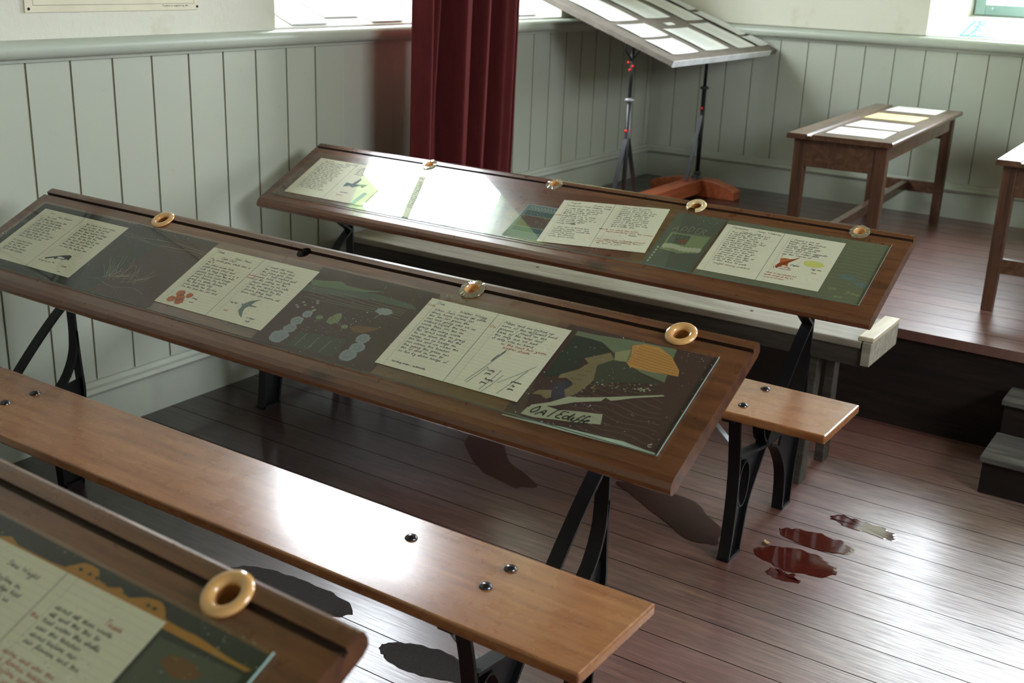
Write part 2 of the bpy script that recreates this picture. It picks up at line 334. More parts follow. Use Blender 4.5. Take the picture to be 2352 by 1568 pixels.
def ribbon(bm, pts, w, z, mi):
    for (x0, y0), (x1, y1) in zip(pts, pts[1:]):
        dx, dy = x1-x0, y1-y0; L = math.hypot(dx, dy)
        if L < 1e-7: continue
        nx, ny = -dy/L*w/2, dx/L*w/2; ex, ey = dx/L*w*.25, dy/L*w*.25
        f = bm.faces.new([bm.verts.new(p) for p in ((x0-nx-ex, y0-ny-ey, z), (x1-nx+ex, y1-ny+ey, z), (x1+nx+ex, y1+ny+ey, z), (x0+nx-ex, y0+ny-ey, z))]); f.material_index = mi
def write(bm, s, x, y, h, mi, w=.0007, z=.0006, slant=.25, maxw=None, rnd=random, rise=0.0, xs=1.0, smooth=1):
    if maxw and stroke_len(s)*h*xs > maxw: sx = maxw/stroke_len(s)
    else: sx = h*xs
    cx = x
    for ch in s:
        g = CAP.get(ch) or GL.get(ch)
        if g is None: cx += 1.1*sx; continue
        j = rnd.uniform(-.12, .12)*h; k = rnd.uniform(.9, 1.15)
        q = [(cx+px*sx+slant*py*h, y+py*h*k+j+(cx-x)*rise) for px, py in g[1]]
        if len(q) > 2: q = smooth_path(q, smooth)
        ribbon(bm, q, w, z, mi)
        cx += g[0]*sx
    return cx
def facepoly(bm, pts, z, mi):
    f = bm.faces.new([bm.verts.new((x, y, z)) for x, y in pts]); f.material_index = mi
    return f
def ellipse(cx, cy, rx, ry, n=18, jag=0, rot=0, rnd=random):
    out = []
    for k in range(n):
        a = 2*PI*k/n; q = 1+(jag*rnd.uniform(-1, 1) if jag else 0)
        x, y = rx*math.cos(a)*q, ry*math.sin(a)*q
        out.append((cx+x*math.cos(rot)-y*math.sin(rot), cy+x*math.sin(rot)+y*math.cos(rot)))
    return out

# ================================================================== ROOM SHELL
XE, YS, ZC = 5.2, -2.2, 3.9         # east wall, south wall, ceiling
LW0, LW1 = 2.84, 4.67               # left window recess along y
RW0, RW1 = 1.405, 2.75              # back window recess along x
RV0, RV1 = 3.45, 4.45               # second back window, off frame
WZ = 2.75                           # head of the windows
TH = .46
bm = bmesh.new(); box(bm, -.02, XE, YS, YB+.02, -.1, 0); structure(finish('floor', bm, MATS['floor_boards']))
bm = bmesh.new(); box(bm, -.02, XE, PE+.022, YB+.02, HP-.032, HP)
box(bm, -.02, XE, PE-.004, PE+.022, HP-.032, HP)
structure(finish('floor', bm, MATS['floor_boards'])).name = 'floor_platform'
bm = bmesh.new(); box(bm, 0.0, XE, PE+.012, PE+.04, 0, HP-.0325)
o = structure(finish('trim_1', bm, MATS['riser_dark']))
bm = bmesh.new(); box(bm, -.5, XE+.1, YS-.1, YB+.5, ZC, ZC+.1); structure(finish('ceiling', bm, MATS['ceiling_white']))
# left wall: lower thick wall, upper plaster with splayed window recess
bm = bmesh.new()
box(bm, -TH, -.012, YS, YB+.4, -.1, RT-.01)
prism_z(bm, [(0, YS), (0, LW0), (-TH, LW0+.10), (-TH, YS)], RT-.01, ZC)
prism_z(bm, [(0, LW1), (0, YB), (0, YB+.4), (-TH, YB+.4), (-TH, LW1-.10)], RT-.01, ZC)
box(bm, -TH, 0, LW0, LW1, WZ, ZC)
structure(finish('wall_left', bm, MATS['plaster']))
bm = bmesh.new()   # sloping sill, left
prism(bm, [(0.0, LW0, RT-.02), (0.0, LW0, RT+.008), (-TH, LW0+.10, RT+.19), (-TH, LW0+.10, RT-.02)], [(0.0, LW1, RT-.02), (0.0, LW1, RT+.008), (-TH, LW1-.10, RT+.19), (-TH, LW1-.10, RT-.02)])
structure(finish('trim_2', bm, MATS['jamb_white']))
# back wall
bm = bmesh.new()
box(bm, 0, XE, YB+.012, YB+TH, -.1, RT-.015)
def backpiece(x0, x1, s0, s1):
    prism_z(bm, [(x0, YB), (x1, YB), (x1+s1, YB+TH), (x0+s0, YB+TH)], RT-.015, ZC)
backpiece(0, RW0, 0, .13); backpiece(RW1, RV0, -.13, .13); backpiece(RV1, XE, -.13, 0)
for a, b in ((RW0, RW1), (RV0, RV1)): box(bm, a, b, YB, YB+TH, WZ, ZC)
structure(finish('wall_back', bm, MATS['plaster']))
for k, (a, b) in enumerate(((RW0, RW1), (RV0, RV1))):
    bm = bmesh.new()
    prism(bm, [(a, YB, RT-.04), (a, YB, RT-.012), (a+.13, YB+TH, RT+.095), (a+.13, YB+TH, RT-.04)], [(b, YB, RT-.04), (b, YB, RT-.012), (b-.13, YB+TH, RT+.095), (b-.13, YB+TH, RT-.04)])
    structure(finish('trim_%d' % (3+k), bm, MATS['jamb_white']))
EW0, EW1, EZ0, EZ1 = .8, 2.5, 1.85, 2.9
bm = bmesh.new(); box(bm, XE, XE+.2, YS, EW0, -.1, ZC); box(bm, XE, XE+.2, EW1, YB+.4, -.1, ZC); box(bm, XE, XE+.2, EW0, EW1, -.1, EZ0); box(bm, XE, XE+.2, EW0, EW1, EZ1, ZC)
structure(finish('wall_right', bm, MATS['plaster']))
bm = bmesh.new(); box(bm, -TH, XE+.2, YS-.2, YS, -.1, ZC)
structure(finish('wall_front', bm, MATS['plaster']))

# boarded dado with V grooves -------------------------------------------------
def boarding(name, axis, a0, a1, z0, z1, phase, plane, depth=.006, shallow=()):
    P_ = .1415; g = []
    k = math.ceil((a0-phase)/P_); cur = [(a0, 0)]
    while phase+k*P_ < a1-.005:
        c = phase+k*P_
        if c > a0+.005:
            d = depth*(.15 if any(s0 < c < s1 for s0, s1 in shallow) else 1)
            w = .0034 if axis == 'Y' else .0022
            cur += [(c-w, 0), (c-w*.7, -d), (c+w*.7, -d), (c+w, 0)]
        k += 1
    cur.append((a1, 0)); bm = bmesh.new(); prev = None
    for a, d in cur:
        p = (plane+d, a) if axis == 'Y' else (a, plane-d)
        v0 = bm.verts.new((*p, z0)); v1 = bm.verts.new((*p, z1))
        if prev is not None:
            f = bm.faces.new((prev[0], v0, v1, prev[1])); 
            if d < -depth*.5 or prev[2] < -depth*.5: f.material_index = 1
        prev = (v0, v1, d)
    for f in bm.faces: pass
    o = finish(name, bm, [MATS['paint_board'], MATS['groove_dark']], recalc=False)
    bpy.context.view_layer.update()
    for p in o.data.polygons: pass
    return structure(o)
boarding('wall_left_boarding', 'Y', YS, YB-.001, .01, ZR+.006, 1.8975, .0, shallow=((3.03, 3.5),))
boarding('wall_back_boarding', 'X', .001, XE, HP-.1, ZR-.012, 1.1335-.0015, YB, depth=.005)
def sweep_profile(name, prof, axis, a0, a1, plane, mat, sign=1):
    bm = bmesh.new()
    if axis == 'Y': f = lambda d, z, a: (plane+d, a, z)
    else: f = lambda d, z, a: (a, plane-d, z)
    prism(bm, [f(d, z, a0) for d, z in prof], [f(d, z, a1) for d, z in prof])
    return structure(finish(name, bm, mat, smooth=35))
def railprof(zr, h): return [(-.008, zr-.012), (.010, zr-.012), (.014, zr-.002), (.030, zr), (.040, zr+.006), (.046, zr+.018), (.046, zr+.030), (.040, zr+h-.006), (.030, zr+h), (-.008, zr+h)]
sweep_profile('trim_5', railprof(ZR, RT-ZR), 'Y', YS, YB-.03, 0, MATS['paint_rail'])
sweep_profile('trim_6', railprof(ZR-.020, RT-ZR), 'X', .03, XE, YB, MATS['paint_rail'])
def baseprof(z, zm): return [(-.008, z), (.018, z), (.018, z+zm), (.030, z+zm+.003), (.037, z+zm+.013), (.030, z+zm+.024), (.018, z+zm+.028), (.010, z+zm+.040), (-.008, z+zm+.042)]
sweep_profile('baseboard_left', baseprof(0, ZM), 'Y', YS, PE, 0, MATS['paint_board'])
sweep_profile('baseboard_left_platform', baseprof(HP, ZM), 'Y', PE, YB-.01, 0, MATS['paint_board'])
sweep_profile('baseboard_back', baseprof(HP, ZM), 'X', .01, XE, YB, MATS['paint_board'])

# windows ---------------------------------------------------------------------
def window(name, axis, a0, a1, z0, z1, pos, nx=3, nz=3):
    bm = bmesh.new(); w = .05; f = .045
    def bb(p0, p1, q0, q1, d0=0, d1=f):
        if axis == 'Y': box(bm, pos-d1, pos-d0, p0, p1, q0, q1)
        else: box(bm, p0, p1, pos+d0, pos+d1, q0, q1)
    bb(a0, a0+w, z0, z1); bb(a1-w, a1, z0, z1); bb(a0+w, a1-w, z0, z0+w); bb(a0+w, a1-w, z1-w, z1)
    W = (a1-a0-2*w)/nx; H = (z1-z0-2*w)/nz
    for i in range(1, nx): bb(a0+w+W*i-.011, a0+w+W*i+.011, z0+w, z1-w, .008, f-.008)
    for i in range(1, nz): bb(a0+w, a1-w, z0+w+H*i-.011, z0+w+H*i+.011, .01, f-.01)
    fr = structure(finish(name, bm, MATS['teal_frame'], bevel=.003))
    bm = bmesh.new(); d = .021
    if axis == 'Y': vs = [(pos-d, a0+w, z0+w), (pos-d, a1-w, z0+w), (pos-d, a1-w, z1-w), (pos-d, a0+w, z1-w)]
    else: vs = [(a0+w, pos+d, z0+w), (a1-w, pos+d, z0+w), (a1-w, pos+d, z1-w), (a0+w, pos+d, z1-w)]
    bm.faces.new([bm.verts.new(v) for v in vs]); finish('window_pane', bm, MATS['window_glass'], fr, recalc=False)
    return fr
window('window_1', 'Y', LW0+.08, LW1-.08, RT+.165, WZ, -.40, 2, 2)
window('window_2', 'X', RW0+.115, RW1-.115, RT+.078, WZ, YB+.37, 3, 3)
window('window_3', 'X', RV0+.115, RV1-.115, RT+.078, WZ, YB+.37, 3, 3)
window('window_4', 'Y', EW0, EW1, EZ0, EZ1, XE+.15, 4, 2)
# small knob on the window casement
bm = bmesh.new(); lathe(bm, [(0, .012), (.006, .011), (.009, .006), (.007, 0), (0, 0)], seg=14)
o = finish('casement_stud', bm, MATS['teal_frame'], bpy.data.objects['window_2']); o.location = (1.60, YB+.37, RT+.105); o.rotation_euler = (PI/2, 0, 0)

# outside
bm = bmesh.new(); box(bm, -40, 40, -40, 40, -.5, -.3); structure(finish('ground_lawn', bm, MATS['grass']))
bm = bmesh.new(); bmesh.ops.create_icosphere(bm, subdivisions=5, radius=1)
for v in bm.verts:
    n = v.co.normalized(); q = 1+.10*math.sin(9*n.x+3*n.y)*math.cos(7*n.z+2)+.07*math.sin(23*n.y+11*n.z)+random.uniform(-.10, .10)
    v.co = Vector((n.x*q*.45, n.y*q*.85, n.z*q*1.75))
o = finish('garden_bush', bm, MATS['leaves']); o.location = (-1.5, 3.22, 1.2)
tag(o, 'bright green bush outside the left window, mirrored in the glass of the back desk', 'bush', kind='stuff')

# ================================================================== DESKS
def strap(bm, path, x0, x1, th, closed=False):
    """flat iron flange following a path of (y, z), x0..x1 wide, th thick"""
    n = len(path); L = []; Rr = []
    for i in range(n):
        if closed: a, b = path[i-1], path[(i+1) % n]
        else: a, b = path[max(i-1, 0)], path[min(i+1, n-1)]
        dy, dz = b[0]-a[0], b[1]-a[1]; l = math.hypot(dy, dz); ny, nz = -dz/l*th/2, dy/l*th/2
        y, z = path[i]; L.append((y+ny, z+nz)); Rr.append((y-ny, z-nz))
    V = [[bm.verts.new((x, *p)) for p in row] for row in (L, Rr) for x in (x0, x1)]  # L0 L1 R0 R1
    m = n if closed else n-1
    for i in range(m):
        j = (i+1) % n
        for A, B in ((V[0], V[1]), (V[1], V[3]), (V[3], V[2]), (V[2], V[0])):
            f = bm.faces.new((A[i], A[j], B[j], B[i])); f.smooth = True
    if not closed:
        bm.faces.new((V[0][0], V[1][0], V[3][0], V[2][0])); bm.faces.new((V[0][-1], V[2][-1], V[3][-1], V[1][-1]))
def webplate(bm, poly, x0, x1):
    prism(bm, [(x0, y, z) for y, z in poly], [(x1, y, z) for y, z in poly])
Y0 = 2.6035
def rel(l): return [(y-Y0, z) for y, z in l]
FRONT = smooth_path(rel([(2.462, .0), (2.472, .04), (2.480, .13), (2.479, .22), (2.468, .30), (2.452, .37), (2.445, .402)]))
INNER = smooth_path(rel([(2.902, .525), (2.867, .500), (2.811, .448), (2.75, .385), (2.68, .305), (2.61, .212), (2.56, .143), (2.547, .092), (2.532, .0)]))
D2 = smooth_path(rel([(2.906, .60), (2.907, .494), (2.909, .43), (2.902, .364), (2.862, .292), (2.80, .262), (2.72, .254), (2.64, .258), (2.56, .272), (2.478, .282)]))
REARO = smooth_path(rel([(2.909, .44), (2.914, .33), (2.922, .247), (2.896, .15), (2.890, .07), (2.888, .0)]))
REARI = smooth_path(rel([(2.685, .249), (2.73, .232), (2.771, .192), (2.812, .137), (2.828, .078), (2.832, .0)]))
TOPU = smooth_path(rel([(2.60, .404), (2.612, .33), (2.626, .285), (2.66, .262)]))
def iron_frame(parent, x, flip=1):
    bm = bmesh.new(); h = .0155; th = .007
    for pth in (FRONT, INNER, D2, REARO, REARI, TOPU): strap(bm, pth, x-h, x+h, th)
    # post and cleat under the desk top
    strap(bm, smooth_path(rel([(2.906, .598), (2.904, .66), (2.885, .765)])), x-h, x+h, th)
    strap(bm, rel([(2.902, .527), (2.80, .60), (2.66, .655)]), x-h, x+h, th)
    strap(bm, [(.03, .6515), (.285, .7775)], x-h, x+h, th)
    # feet closing the legs
    for a, b in ((2.458, 2.536), (2.828, 2.892)): box(bm, x-h, x+h, a-Y0, b-Y0, .0, .009)
    # thin webs between the flanges
    t = .003
    webplate(bm, rel([(2.466, .01), (2.478, .13), (2.477, .2), (2.5, .14), (2.545, .14), (2.548, .09), (2.533, .01)]), x-t, x+t)
    webplate(bm, rel([(2.832, .01), (2.828, .08), (2.812, .137), (2.775, .19), (2.80, .258), (2.86, .29), (2.915, .30), (2.92, .247), (2.894, .15), (2.888, .01)]), x-t, x+t)
    webplate(bm, rel([(2.478, .28), (2.56, .27), (2.64, .256), (2.60, .2), (2.575, .165), (2.56, .22), (2.53, .265), (2.49, .262)]), x-t, x+t)
    # oval ring of the casting
    strap(bm, [(2.516-Y0+.033*math.cos(a), .20+.062*math.sin(a)) for a in [2*PI*k/22 for k in range(22)]], x-h*.9, x+h*.9, .005, closed=True)
    # seat bracket
    box(bm, x-h, x+h, 2.40-Y0, 2.62-Y0, .401, .4083)
    o = finish('iron_frame', bm, MATS['iron'], parent, smooth=40)
    bm = bmesh.new()  # flat side brace
    s = flip
    prism(bm, [(x+s*.005, 2.485-Y0, .290), (x+s*.005, 2.505-Y0, .290), (x+s*.005, 2.505-Y0, .2945), (x+s*.005, 2.485-Y0, .2945)], [(x+s*.13, 2.485-Y0, .4015), (x+s*.13, 2.505-Y0, .4015), (x+s*.13, 2.505-Y0, .406), (x+s*.13, 2.485-Y0, .406)])
    finish('brace', bm, MATS['white_iron'], o)
    return o
TOPPROF = [(.016, 0), (.004, -.003), (-.004, -.010), (-.006, -.018), (-.002, -.026), (.010, -.030),
           (SL-.010, -.030), (SL+.001, -.026), (SL+.004, -.018), (SL+.004, -.008), (SL-.002, -.001), (SL-.008, 0),
           (.3260, 0), (.3253, -.0075), (.3172, -.0075), (.3165, 0)]
TM = Matrix(((1, 0, 0, 0), (0, math.cos(TILT), -math.sin(TILT), 0), (0, math.sin(TILT), math.cos(TILT), ZF), (0, 0, 0, 1)))  # (x, t, n) -> desk local
def school_desk(loc, rz, xl, inks, seat_xr, seat_y0, leg_x, label, seat_len, bolts, dz=0.0):
    """local x runs from xl (negative) to 0 = right end"""
    root = empty('school_desk', loc, rz)
    tag(root, label, 'desk', 'long school desks with a joined seat')
    bm = bmesh.new()
    prism(bm, [(xl, t, n) for t, n in TOPPROF], [(0, t, n) for t, n in TOPPROF])
    bmesh.ops.recalc_face_normals(bm, faces=bm.faces[:])
    for f in bm.faces:
        c = f.calc_center_median()
        if abs(f.normal.x) > .5: f.material_index = 3
        if abs(f.normal.x) < .5 and .3162 < c.y < .3263 and c.z < -.001 and c.z > -.012: f.material_index = 1
    top = finish('desk_top', bm, [MATS['desk_wood'], MATS['groove_shade_dirt'], MATS['hole_dark'], MATS['desk_edge']], root)
    top.matrix_local = Matrix.Translation((0, 0, dz)) @ TM
    # holes for the inkwells
    cb = bmesh.new()
    for ix, it in inks: bmesh.ops.create_cone(cb, cap_ends=True, segments=28, radius1=.0165, radius2=.0165, depth=.08, matrix=Matrix.Translation((ix, it, -.005)))
    cme = bpy.data.meshes.new('cut'); cb.to_mesh(cme); cb.free(); cut = bpy.data.objects.new('cut', cme); link(cut, root); cut.matrix_local = Matrix.Translation((0, 0, dz)) @ TM
    md = top.modifiers.new('holes', 'BOOLEAN'); md.object = cut; md.operation = 'DIFFERENCE'; md.solver = 'EXACT'
    bpy.context.view_layer.update(); dg = bpy.context.evaluated_depsgraph_get()
    nm = bpy.data.meshes.new_from_object(top.evaluated_get(dg)); top.modifiers.clear(); top.data = nm
    for p in nm.polygons:
        if abs(p.normal.z) < .5 and any(math.hypot(p.center.x-ix, p.center.y-it) < .0185 for ix, it in inks): p.material_index = 2
    bpy.data.objects.remove(cut); bpy.data.meshes.remove(cme)
    # ledge under the rear edge and seat
    bm = bmesh.new(); box(bm, seat_xr-seat_len, seat_xr, seat_y0, seat_y0+.2487, .4085, .4300)
    seat = finish('seat', bm, MATS['bench_wood'], root, bevel=.004)
    for bx, by in bolts:
        bm = bmesh.new(); lathe(bm, [(.0125, -.001), (.0118, .002), (.0088, .0050), (.004, .0066), (0, .0068)], seg=16)
        o = finish('bolt', bm, MATS['bolt'], seat); o.location = (bx, by, .430)
    for i, lx in enumerate(leg_x): iron_frame(root, lx, 1 if i else -1)
    return root
XRB, YBD = 2.1836, 1.4849
XRC, YCD = 2.1491, 2.6035
XRA, YAD = 2.2177, .3982
inkB = [(.683, .318), (1.143, .316), (1.595, .318), (2.049, .322)]
inkC = [(.620, .319), (1.090, .320), (1.554, .322), (2.014, .322)]
DB = school_desk((XRB, YBD, 0), 0, .2229-XRB, [(a-XRB, b) for a, b in inkB], 2.1591-XRB, -.2114, (1.905-XRB, .262-XRB),
    'long dark school desk in the middle, one inkwell hole empty, orange seat joined', 2.08,
    [(1.905-XRB, -.09), (1.905-XRB, -.016), (1.70-XRB, -.034), (.571-XRB, -.024), (.571-XRB, -.10)])
DC = school_desk((XRC, YCD, 0), 0, .1281-XRC, [(a-XRC, b) for a, b in inkC], 2.143-XRC, -.2088, (1.905-XRC, .262-XRC),
    'long dark wooden school desk farthest back, nearest the red curtain', 2.08,
    [(1.918-XRC, -.148), (1.918-XRC, -.006)], dz=-.0133)
RZA = -math.atan(.033)
DA = school_desk((XRA, YAD, 0), RZA, -2.0, [(-.159, .321)], -.03, -.211, (-.29, -1.9),
    'nearest long wooden school desk, cut off at the lower left corner', 2.0, [(-.29, -.15), (-.29, -.01)], dz=.0018)
DSK = {'A': Matrix.Translation((XRA, YAD, .0018)) @ Matrix.Rotation(RZA, 4, 'Z') @ TM,
       'B': Matrix.Translation((0, YBD, 0)) @ TM, 'C': Matrix.Translation((0, YCD, -.0133)) @ TM}
bpy.context.view_layer.update()

# glass sheets -----------------------------------------------------------------
def glass_pane(d, x0, x1, t0, t1, label):
    bm = bmesh.new(); box(bm, x0, x1, t0, t1, .0024, .0058)
    bmesh.ops.recalc_face_normals(bm, faces=bm.faces[:])
    for f in bm.faces: f.material_index = 1 if (f.normal.y < -.5 or f.normal.x > .5) else 0
    o = finish('glass_sheet', bm, [MATS['glass'], MATS['glass_edge']]); o.matrix_world = DSK[d]
    return tag(o, label, 'glass sheet', 'glass sheets covering the desk displays')
glass_pane('B', .265, 2.139, .043, .2865, 'clear glass sheet lying on the middle desk with the empty inkwell hole')
glass_pane('C', .165, 2.108, .043, .2890, 'clear glass sheet on the back desk, mirroring the bright window')
glass_pane('A', -1.94, -.060, .043, .2895, 'clear glass sheet on the nearest desk at the lower left')

# inkwells ----------------------------------------------------------------------
def inkwell(d, x, tt, kind, label):
    bm = bmesh.new(); seg = 32; rnd = random.Random(int(x*1000))
    if kind == 'whole':
        lathe(bm, [(.013, -.026), (.0135, .0), (.0145, .003), (.018, .0062), (.0225, .0070), (.0270, .0055), (.0295, .0022), (.0290, .0004), (.016, .0002), (.016, -.027), (.002, -.028)], seg=seg)
        lathe(bm, [(.0132, -.001), (.0128, -.022), (0, -.023)], seg=seg, mi=1)
        mats = [MATS['cream_ceramic' if d == 'C' else 'orange_ceramic'], MATS['well_inside']]
    elif kind == 'chipped':
        prof = [(.0135, .0), (.0145, .003), (.018, .0060), (.0225, .0068), (.0270, .0052), (.0290, .0022), (.0288, .0004)]
        rings = []
        for r, z in prof:
            row = []
            for k in range(40):
                a = -PI/2+.32+(2*PI-.85)*k/39
                row.append(bm.verts.new((r*math.cos(a), r*math.sin(a), z)))
            rings.append(row)
        for A, B in zip(rings, rings[1:]):
            for k in range(39): bm.faces.new((A[k], A[k+1], B[k+1], B[k])).smooth = True
        lathe(bm, [(.0135, .0005), (.0132, -.022), (0, -.023)], seg=seg, mi=1)
        mats = [MATS['cream_ceramic'], MATS['well_inside']]
    else:
        for (r0, r1, z0) in ((.0150, .0262, .0016),):
            top = []; ins = []
            for k in range(36):
                a = 2*PI*k/36; ro = r1*(1+rnd.uniform(-.07, .05)); 
                ins.append(bm.verts.new((r0*math.cos(a), r0*math.sin(a), .0035))); top.append(bm.verts.new((ro*math.cos(a), ro*math.sin(a), z0+rnd.uniform(-.0008, .0012))))
            for k in range(36): bm.faces.new((ins[k], ins[(k+1) % 36], top[(k+1) % 36], top[k])).material_index = 0
            low = [bm.verts.new((v.co.x*1.02, v.co.y*1.02, .0002)) for v in top]
            for k in range(36): bm.faces.new((top[k], top[(k+1) % 36], low[(k+1) % 36], low[k])).material_index = 0
        lathe(bm, [(.0152, .0036), (.0140, .0030), (.0132, -.004), (.0125, -.012), (0, -.013)], seg=seg, mi=1)
        mats = [MATS['clear_glaze'], MATS['orange_ceramic']]
    o = finish('inkwell', bm, mats, recalc=(kind != 'chipped')); o.matrix_world = DSK[d] @ Matrix.Translation((x, tt, .0004))
    return tag(o, label, 'inkwell', 'china inkwells set in the desks')
inkwell('A', -.159, .321, 'whole', 'round tan china inkwell, the largest, in the nearest desk')
inkwell('B', *inkB[0], 'whole', 'round tan china inkwell at the far left of the middle desk')
inkwell('B', *inkB[2], 'worn', 'broken orange inkwell with bare clear rim, in the middle desk')
inkwell('B', *inkB[3], 'whole', 'round tan china inkwell near the right end of the middle desk')
inkwell('C', *inkC[0], 'worn', 'broken inkwell in the back desk, leftmost, in the window glare')
inkwell('C', *inkC[1], 'worn', 'broken inkwell in the back desk, just right of the red curtain')
inkwell('C', *inkC[2], 'chipped', 'cream china inkwell with a chipped front rim, in the back desk')
inkwell('C', *inkC[3], 'worn', 'broken inkwell nearest the right end of the back desk')

# written sheets ---------------------------------------------------------------------
INK = ['ink_blue', 'ink_dark', 'ink_red', 'ink_brown', 'ink_green', 'spine']
EXTRA = ['a_clover', 'a_bird', 'a_yellow', 'a_white', 'a_blue', 'a_mid']
LP = .0088
FILL = "we walked along the lane to the old bridge and saw many birds by the water then we sat on the grass and wrote down all the names of the flowers we had found near the hedge before going home for tea with our teacher who told us about the sea and the shells on the shore".split()
def fill_lines(rnd, n, maxc):
    out = []
    for _ in range(n):
        s = ''
        while True:
            w = rnd.choice(FILL)
            if len(s)+len(w) > maxc: break
            s += w+' '
        out.append(s.strip())
    return out
def sheet(d, x, t0, rz, label, left, right, extra=None, W=.322, H=.196, grp='handwritten nature diary pages'):
    """left/right: list of (row, indent, text, ink)"""
    bm = bmesh.new(); box(bm, 0, W, 0, H, 0, .0004)
    rnd = random.Random(int(x*977)+5); half = W/2
    def page(x0, rows):
        for row, ind, text, ink in rows:
            write(bm, text, x0+ind, H-.013-row*LP, .0033, INK.index(ink)+1, w=.00078, maxw=half-.006-ind, rnd=rnd, xs=1.38)
    page(.0, left); page(half, right)
    ribbon(bm, [(half, .0), (half, H)], .0011, .00055, 6)
    ribbon(bm, [(.019, 0), (.019, H)], .0004, .00055, 6); ribbon(bm, [(half+.019, 0), (half+.019, H)], .0003, .00055, 6)
    if extra: extra(bm, H, half)
    o = finish('diary_page', bm, [MATS['paper']]+[MATS[k] for k in INK]+[MATS[k] for k in EXTRA], recalc=False)
    o.matrix_world = DSK[d] @ Matrix.Translation((x, t0, .0013)) @ Matrix.Rotation(rz, 4, 'Z')
    return tag(o, label, 'paper', grp)
def body(rows, lines, ink='ink_dark', ind=.024): return [(r, ind, s, ink) for r, s in zip(rows, lines)]
RR = random.Random(3)
def clover(bm, H, hf):
    for x, y, r in ((.045, .040, .0085), (.037, .018, .008), (.062, .018, .0085), (.073, .040, .0065), (.055, .028, .009)): facepoly(bm, ellipse(x, y, r*1.4, r*1.2, 20, .10), .0007, 7)
    for k in range(26): facepoly(bm, ellipse(.055+random.uniform(-.022, .022), .028+random.uniform(-.014, .016), .0009, .0009, 6), .0009, 4)
    w = [(.255, .081), (.232, .069), (.223, .057), (.216, .055), (.224, .051), (.226, .035), (.240, .024), (.251, .019), (.240, .034), (.236, .045), (.240, .053), (.260, .056), (.259, .058), (.243, .058), (.245, .070)]
    facepoly(bm, w, .0007, 8); write(bm, 'feeding', .085, .034, .0024, 2, maxw=.05); write(bm, 'clover', .088, .022, .0022, 3); write(bm, 'very fast', .185, .052, .0024, 2, w=.0008); write(bm, 'swift', .190, .026, .0024, 3)
    write(bm, 'a winged', .262, .022, .0024, 2, w=.0008); write(bm, 'swift', .266, .012, .0024, 2, w=.0008)
sheet('B', .9075, .0725, 0.0, 'written double page on the middle desk with orange clover and grey swift drawings',
      [(0, .022, 'Dark', 'ink_dark'), (1, .085, 'Alan Jones', 'ink_dark'), (2, .05, 'Cold Cliff', 'ink_dark')]+body(range(3, 15), ['My uncle goes white like a', 'as a', 'the other birds look', 'small brown crest and', 'with its long wings it is a', 'gliding bird over the hills']+fill_lines(RR, 6, 24)),
      body(range(1, 12), ['I could still hear', 'the noise echo and', 'the noise goes from', 'what I had wished and', 'many birds nest quite', 'of the colony on the']+fill_lines(RR, 7, 22), 'ink_blue')+[(5, .0, 'many', 'ink_red'), (6, .002, 'birds', 'ink_red')], clover)
def birdfn(bm, H, hf):
    w = [(.187, .040), (.192, .036), (.213, .046), (.221, .042), (.225, .047), (.245, .046), (.255, .051), (.264, .049), (.261, .064), (.251, .066), (.237, .062), (.223, .056)]
    facepoly(bm, w, .0007, 12); facepoly(bm, ellipse(.235, .051, .013, .0035), .0009, 10)
    write(bm, 'tail', .225, .030, .0024, 5, w=.0008); write(bm, 'Chatters', .262, .026, .0026, 4, w=.0009); write(bm, 'the large black crow', .175, .028, .0022, 4); write(bm, 'loves', .27, .008, .0024, 4)
sheet('B', .292, .070, .0, 'leftmost written double page on the middle desk, with a small black and white bird',
      [(0, .03, 'June', 'ink_brown'), (1, .07, 'John Ruland', 'ink_brown'), (1.9, .035, 'The Lane', 'ink_green')]+body(range(3, 12), fill_lines(RR, 9, 23))+body(range(13, 18), fill_lines(RR, 5, 16)),
      body(range(1, 12), fill_lines(RR, 11, 22)), birdfn)
def grasses(bm, H, hf):
    for x0, y0, x1, y1 in ((.20, .015, .232, .105), (.205, .012, .222, .06), (.238, .004, .252, .06), (.245, .0, .262, .05), (.275, .006, .300, .075), (.262, .03, .31, .09)):
        ribbon(bm, [(x0, y0), ((x0+x1)/2+.001, (y0+y1)/2), (x1, y1)], .0013, .0006, 8)
    for x, y in ((.229, .10), (.222, .085)): facepoly(bm, ellipse(x, y, .002, .012, 10, 0, -.25), .0007, 8)
    write(bm, 'Timothy', .222, .052, .0024, 2, maxw=.03); write(bm, 'grass', .226, .044, .0024, 2, w=.0008); write(bm, 'Quaking', .232, .030, .0024, 2, w=.0009); write(bm, 'grass', .230, .021, .0024, 2, w=.0009)
    write(bm, 'yorkshire', .285, .040, .0024, 2, w=.0009, maxw=.035); write(bm, 'fog', .290, .031, .0024, 2, w=.0009); write(bm, 'grass', .288, .022, .0024, 2, w=.0009)
    write(bm, 'but hairy bodies - butterwatts', .030, .014, .0026, 1, maxw=.12)
sheet('B', 1.530, .0735, .0, 'rightmost written double page on the middle desk, with long grass drawings',
      [(0, .02, 'Oak', 'ink_blue'), (1, .08, 'Walter Wragg', 'ink_blue'), (1, .0, 'Note', 'ink_red')]+body(range(2, 17), ['When June comes all sorts']+fill_lines(RR, 14, 24), 'ink_blue'),
      body(range(1, 7), ['Allan and me picked up', 'some of the different kind', 'grasses I found on the', 'bank of the river and', 'the only one we had', 'it only was in hand'], 'ink_blue')+[(7, .05, 'in the next two years', 'ink_red'), (8, .06, 'proper shade', 'ink_red'), (3, .002, 'Do', 'ink_red')], grasses)
